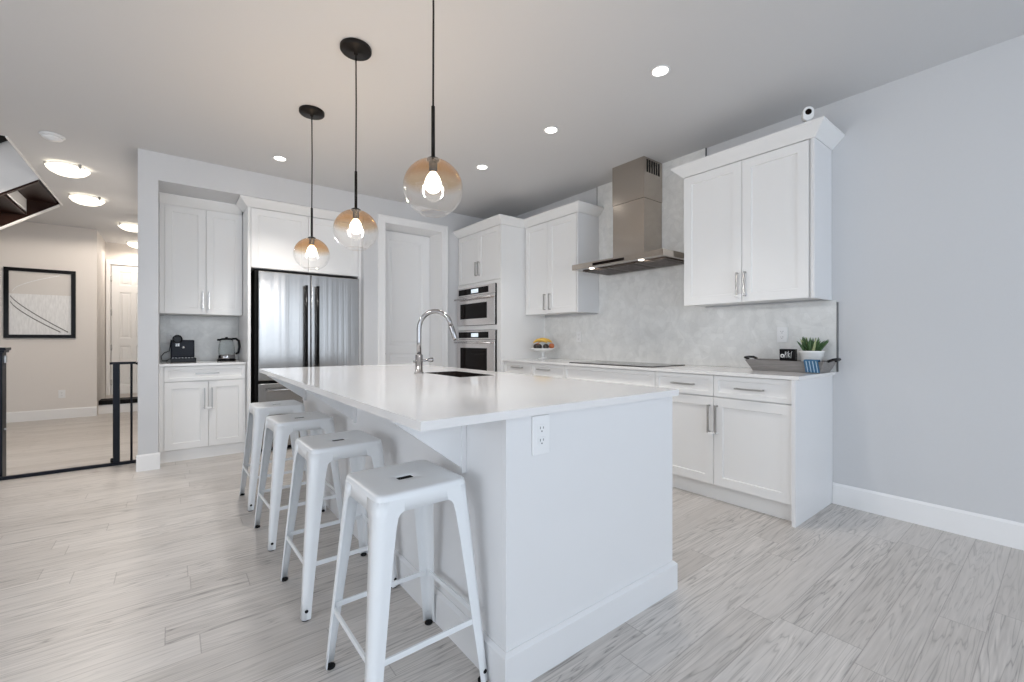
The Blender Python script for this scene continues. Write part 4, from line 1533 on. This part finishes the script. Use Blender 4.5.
# security camera on the wall cabinet
sc_ = thing('security_camera', 'small white camera standing on top of the right wall cabinet', 'camera', (3.345, 1.105, 2.577))
ccx, ccy, ccz = 3.335, 1.085, 2.5775
bm = bmesh.new()
lathe(bm, [(0, 0), (0.030, 0), (0.031, 0.004), (0.012, 0.010), (0.010, 0.03), (0, 0.03)], (ccx, ccy, ccz), 24)
obj('stand', bm, 'plastic', sc_)
bm = bmesh.new()
def cam_pts(y_):
    return y_
prof = [(0.0, 0.0), (0.03, 0.0)]
dv = Vector((-0.85, -0.5, -0.12)).normalized()
rt_ = dv.cross(Vector((0, 0, 1))).normalized()
up_ = rt_.cross(dv)
cc = Vector((ccx, ccy, ccz + 0.072))
ringA = []
for dd, sc in ((-0.022, 0.9), (-0.018, 1.0), (0.018, 1.0), (0.022, 0.9)):
    ring = []
    for k in range(28):
        a = 2 * PI * k / 28
        q = rt_ * (0.032 * sc * math.cos(a)) + up_ * (0.030 * sc * math.sin(a) + (0.014 if math.sin(a) > 0 else -0.014) * (1 if abs(math.sin(a)) > 1e-3 else 0))
        ring.append(bm.verts.new(cc + dv * dd + q))
    ringA.append(ring)
for A, B in zip(ringA, ringA[1:]):
    for k in range(28):
        f = bm.faces.new((A[k], A[(k + 1) % 28], B[(k + 1) % 28], B[k]))
        f.smooth = True
bm.faces.new(ringA[0]); bm.faces.new(ringA[-1][::-1])
hb_ = obj('housing', bm, 'plastic', sc_)
bm = bmesh.new()
lc = cc + dv * 0.0225 + up_ * 0.010
tube(bm, [lc, lc + dv * 0.003], [0.019, 0.017], 24)
obj('lens', bm, 'glass_black', sc_)

# ------------------------------------------------------------------ hall: picture, gate, newel
pic = thing('framed_picture', 'black framed picture with a drawn-in stair rail reflection on the hall wall', 'picture', (-1.478, YH, 1.68))
px0, px1, pz0, pz1 = -1.834, -1.123, 1.178, 2.165
bm = bmesh.new()
fw = 0.048
for (a0, a1, q0, q1) in ((px0, px1, pz0, pz0 + fw), (px0, px1, pz1 - fw, pz1), (px0, px0 + fw, pz0 + fw, pz1 - fw), (px1 - fw, px1, pz0 + fw, pz1 - fw)):
    bx(bm, a0, a1, YH - 0.035, YH - 0.0005, q0, q1, 0.002)
obj('frame', bm, 'black', pic)
M['reflection_top'] = mat('reflection_warm_grey', (0.68, 0.65, 0.62), 0.25, noise=0.05, nscale=3)  # tones of the reflection, painted into the picture
M['reflection_low'] = mat('reflection_pale_grey', (0.78, 0.78, 0.78), 0.25, noise=0.22, nscale=9, stretch=(6, 1, 1.2))
M['reflection_line'] = mat('reflection_dark_line', (0.13, 0.125, 0.125), 0.3, noise=0.1)
zmid = 1.80
obj('print', box(px0 + fw, px1 - fw, YH - 0.012, YH - 0.001, pz0 + fw, zmid), 'reflection_low', pic)  # lower field of the painted reflection
obj('print', box(px0 + fw, px1 - fw, YH - 0.012, YH - 0.001, zmid, pz1 - fw), 'reflection_top', pic)  # upper field of the painted reflection
bm = bmesh.new()
def ribbon(fn, t_, m=16):
    for i in range(m):
        a, b_ = fn(i / m), fn((i + 1) / m)
        vs = [bm.verts.new((q[0], y_, q[1] + dz)) for y_ in (YH - 0.0135, YH - 0.0122) for q, dz in ((a, 0), (b_, 0), (b_, t_), (a, t_))]
        for f in ((0, 1, 2, 3), (7, 6, 5, 4), (0, 4, 5, 1), (3, 2, 6, 7)):
            bm.faces.new([vs[j] for j in f])
wdt, hgt = px1 - px0 - 2 * fw, zmid - pz0 - fw
ribbon(lambda t_: (px0 + fw + 0.01 + t_ * wdt * 0.93, zmid - 0.04 - (hgt - 0.07) * (t_ ** 0.8)), 0.016)
ribbon(lambda t_: (px0 + fw + 0.01 + t_ * wdt * 0.80, zmid - 0.12 - (hgt - 0.15) * (t_ ** 0.75)), 0.016)
obj('drawn_rail_reflection', bm, 'reflection_line', pic)  # reflected stair rail drawn as flat dark ribbons
bm = bmesh.new()
ribbon(lambda t_: (px0 + fw + 0.03 + t_ * wdt * 0.75, zmid + 0.03 + 0.25 * (t_ ** 0.6)), 0.012)
obj('drawn_ceiling_reflection', bm, 'reflection_low', pic)  # reflected ceiling curve drawn as a pale ribbon

gt = thing('safety_gate', 'black metal baby gate frame across the hall entrance', 'gate', (-0.67, 5.4, 0))
gy = 5.40
obj('threshold_bar', box(-1.30, -0.245, gy - 0.015, gy + 0.015, 0.0005, 0.028, bev=0.002), 'navy', gt)
obj('latch_post', box(-0.425, -0.378, gy - 0.018, gy + 0.018, 0.0285, 0.935, bev=0.003), 'navy', gt)
obj('side_bar', tube(bmesh.new(), [(-0.297, gy, 0.0285), (-0.297, gy, 0.925)], 0.009, 10), 'navy', gt)
bm = bmesh.new()
bx(bm, -0.447, -0.265, gy - 0.012, gy + 0.012, 0.9255, 0.948, 0.003)
obj('top_rail', bm, 'navy', gt)
bm = bmesh.new()
lathe(bm, [(0, 0), (0.018, 0), (0.022, 0.006), (0.018, 0.016), (0, 0.018)], (0, 0, 0), 16)
bmesh.ops.rotate(bm, verts=list(bm.verts), cent=(0, 0, 0), matrix=Matrix.Rotation(R(-90), 3, 'Y'))
bmesh.ops.translate(bm, verts=list(bm.verts), vec=(-0.426, gy, 0.05))
obj('hinge_pin', bm, 'black', gt)
bm = bmesh.new()
for z in (0.05, 0.93):
    tube(bm, [(-0.266, gy, z), (-0.245, gy, z), (-0.2365, gy, z)], [0.008, 0.017, 0.019], 14)
obj('wall_cup', bm, 'black', gt)

nw = thing('newel_post', 'dark newel post with flat cap at the left edge of the hall entrance', 'post', (-1.14, 5.48, 0))
obj('post', box(-1.22, -1.103, 5.425, 5.54, 0, 1.045, bev=0.003), 'navy', nw)
bm = bmesh.new()
bx(bm, -1.235, -1.09, 5.41, 5.555, 1.0455, 1.063, 0.002)
bx(bm, -1.245, -1.080, 5.40, 5.565, 1.0632, 1.087, 0.004)
obj('cap', bm, 'navy', nw)
bm = bmesh.new()
bx(bm, -1.1025, -1.090, 5.46, 5.50, 0.96, 1.02, 0.003)
obj('gate_latch', bm, 'silver', nw)
obj('catch', box(-1.1025, -1.090, 5.465, 5.495, 0.40, 0.415, bev=0.002), 'silver', nw)
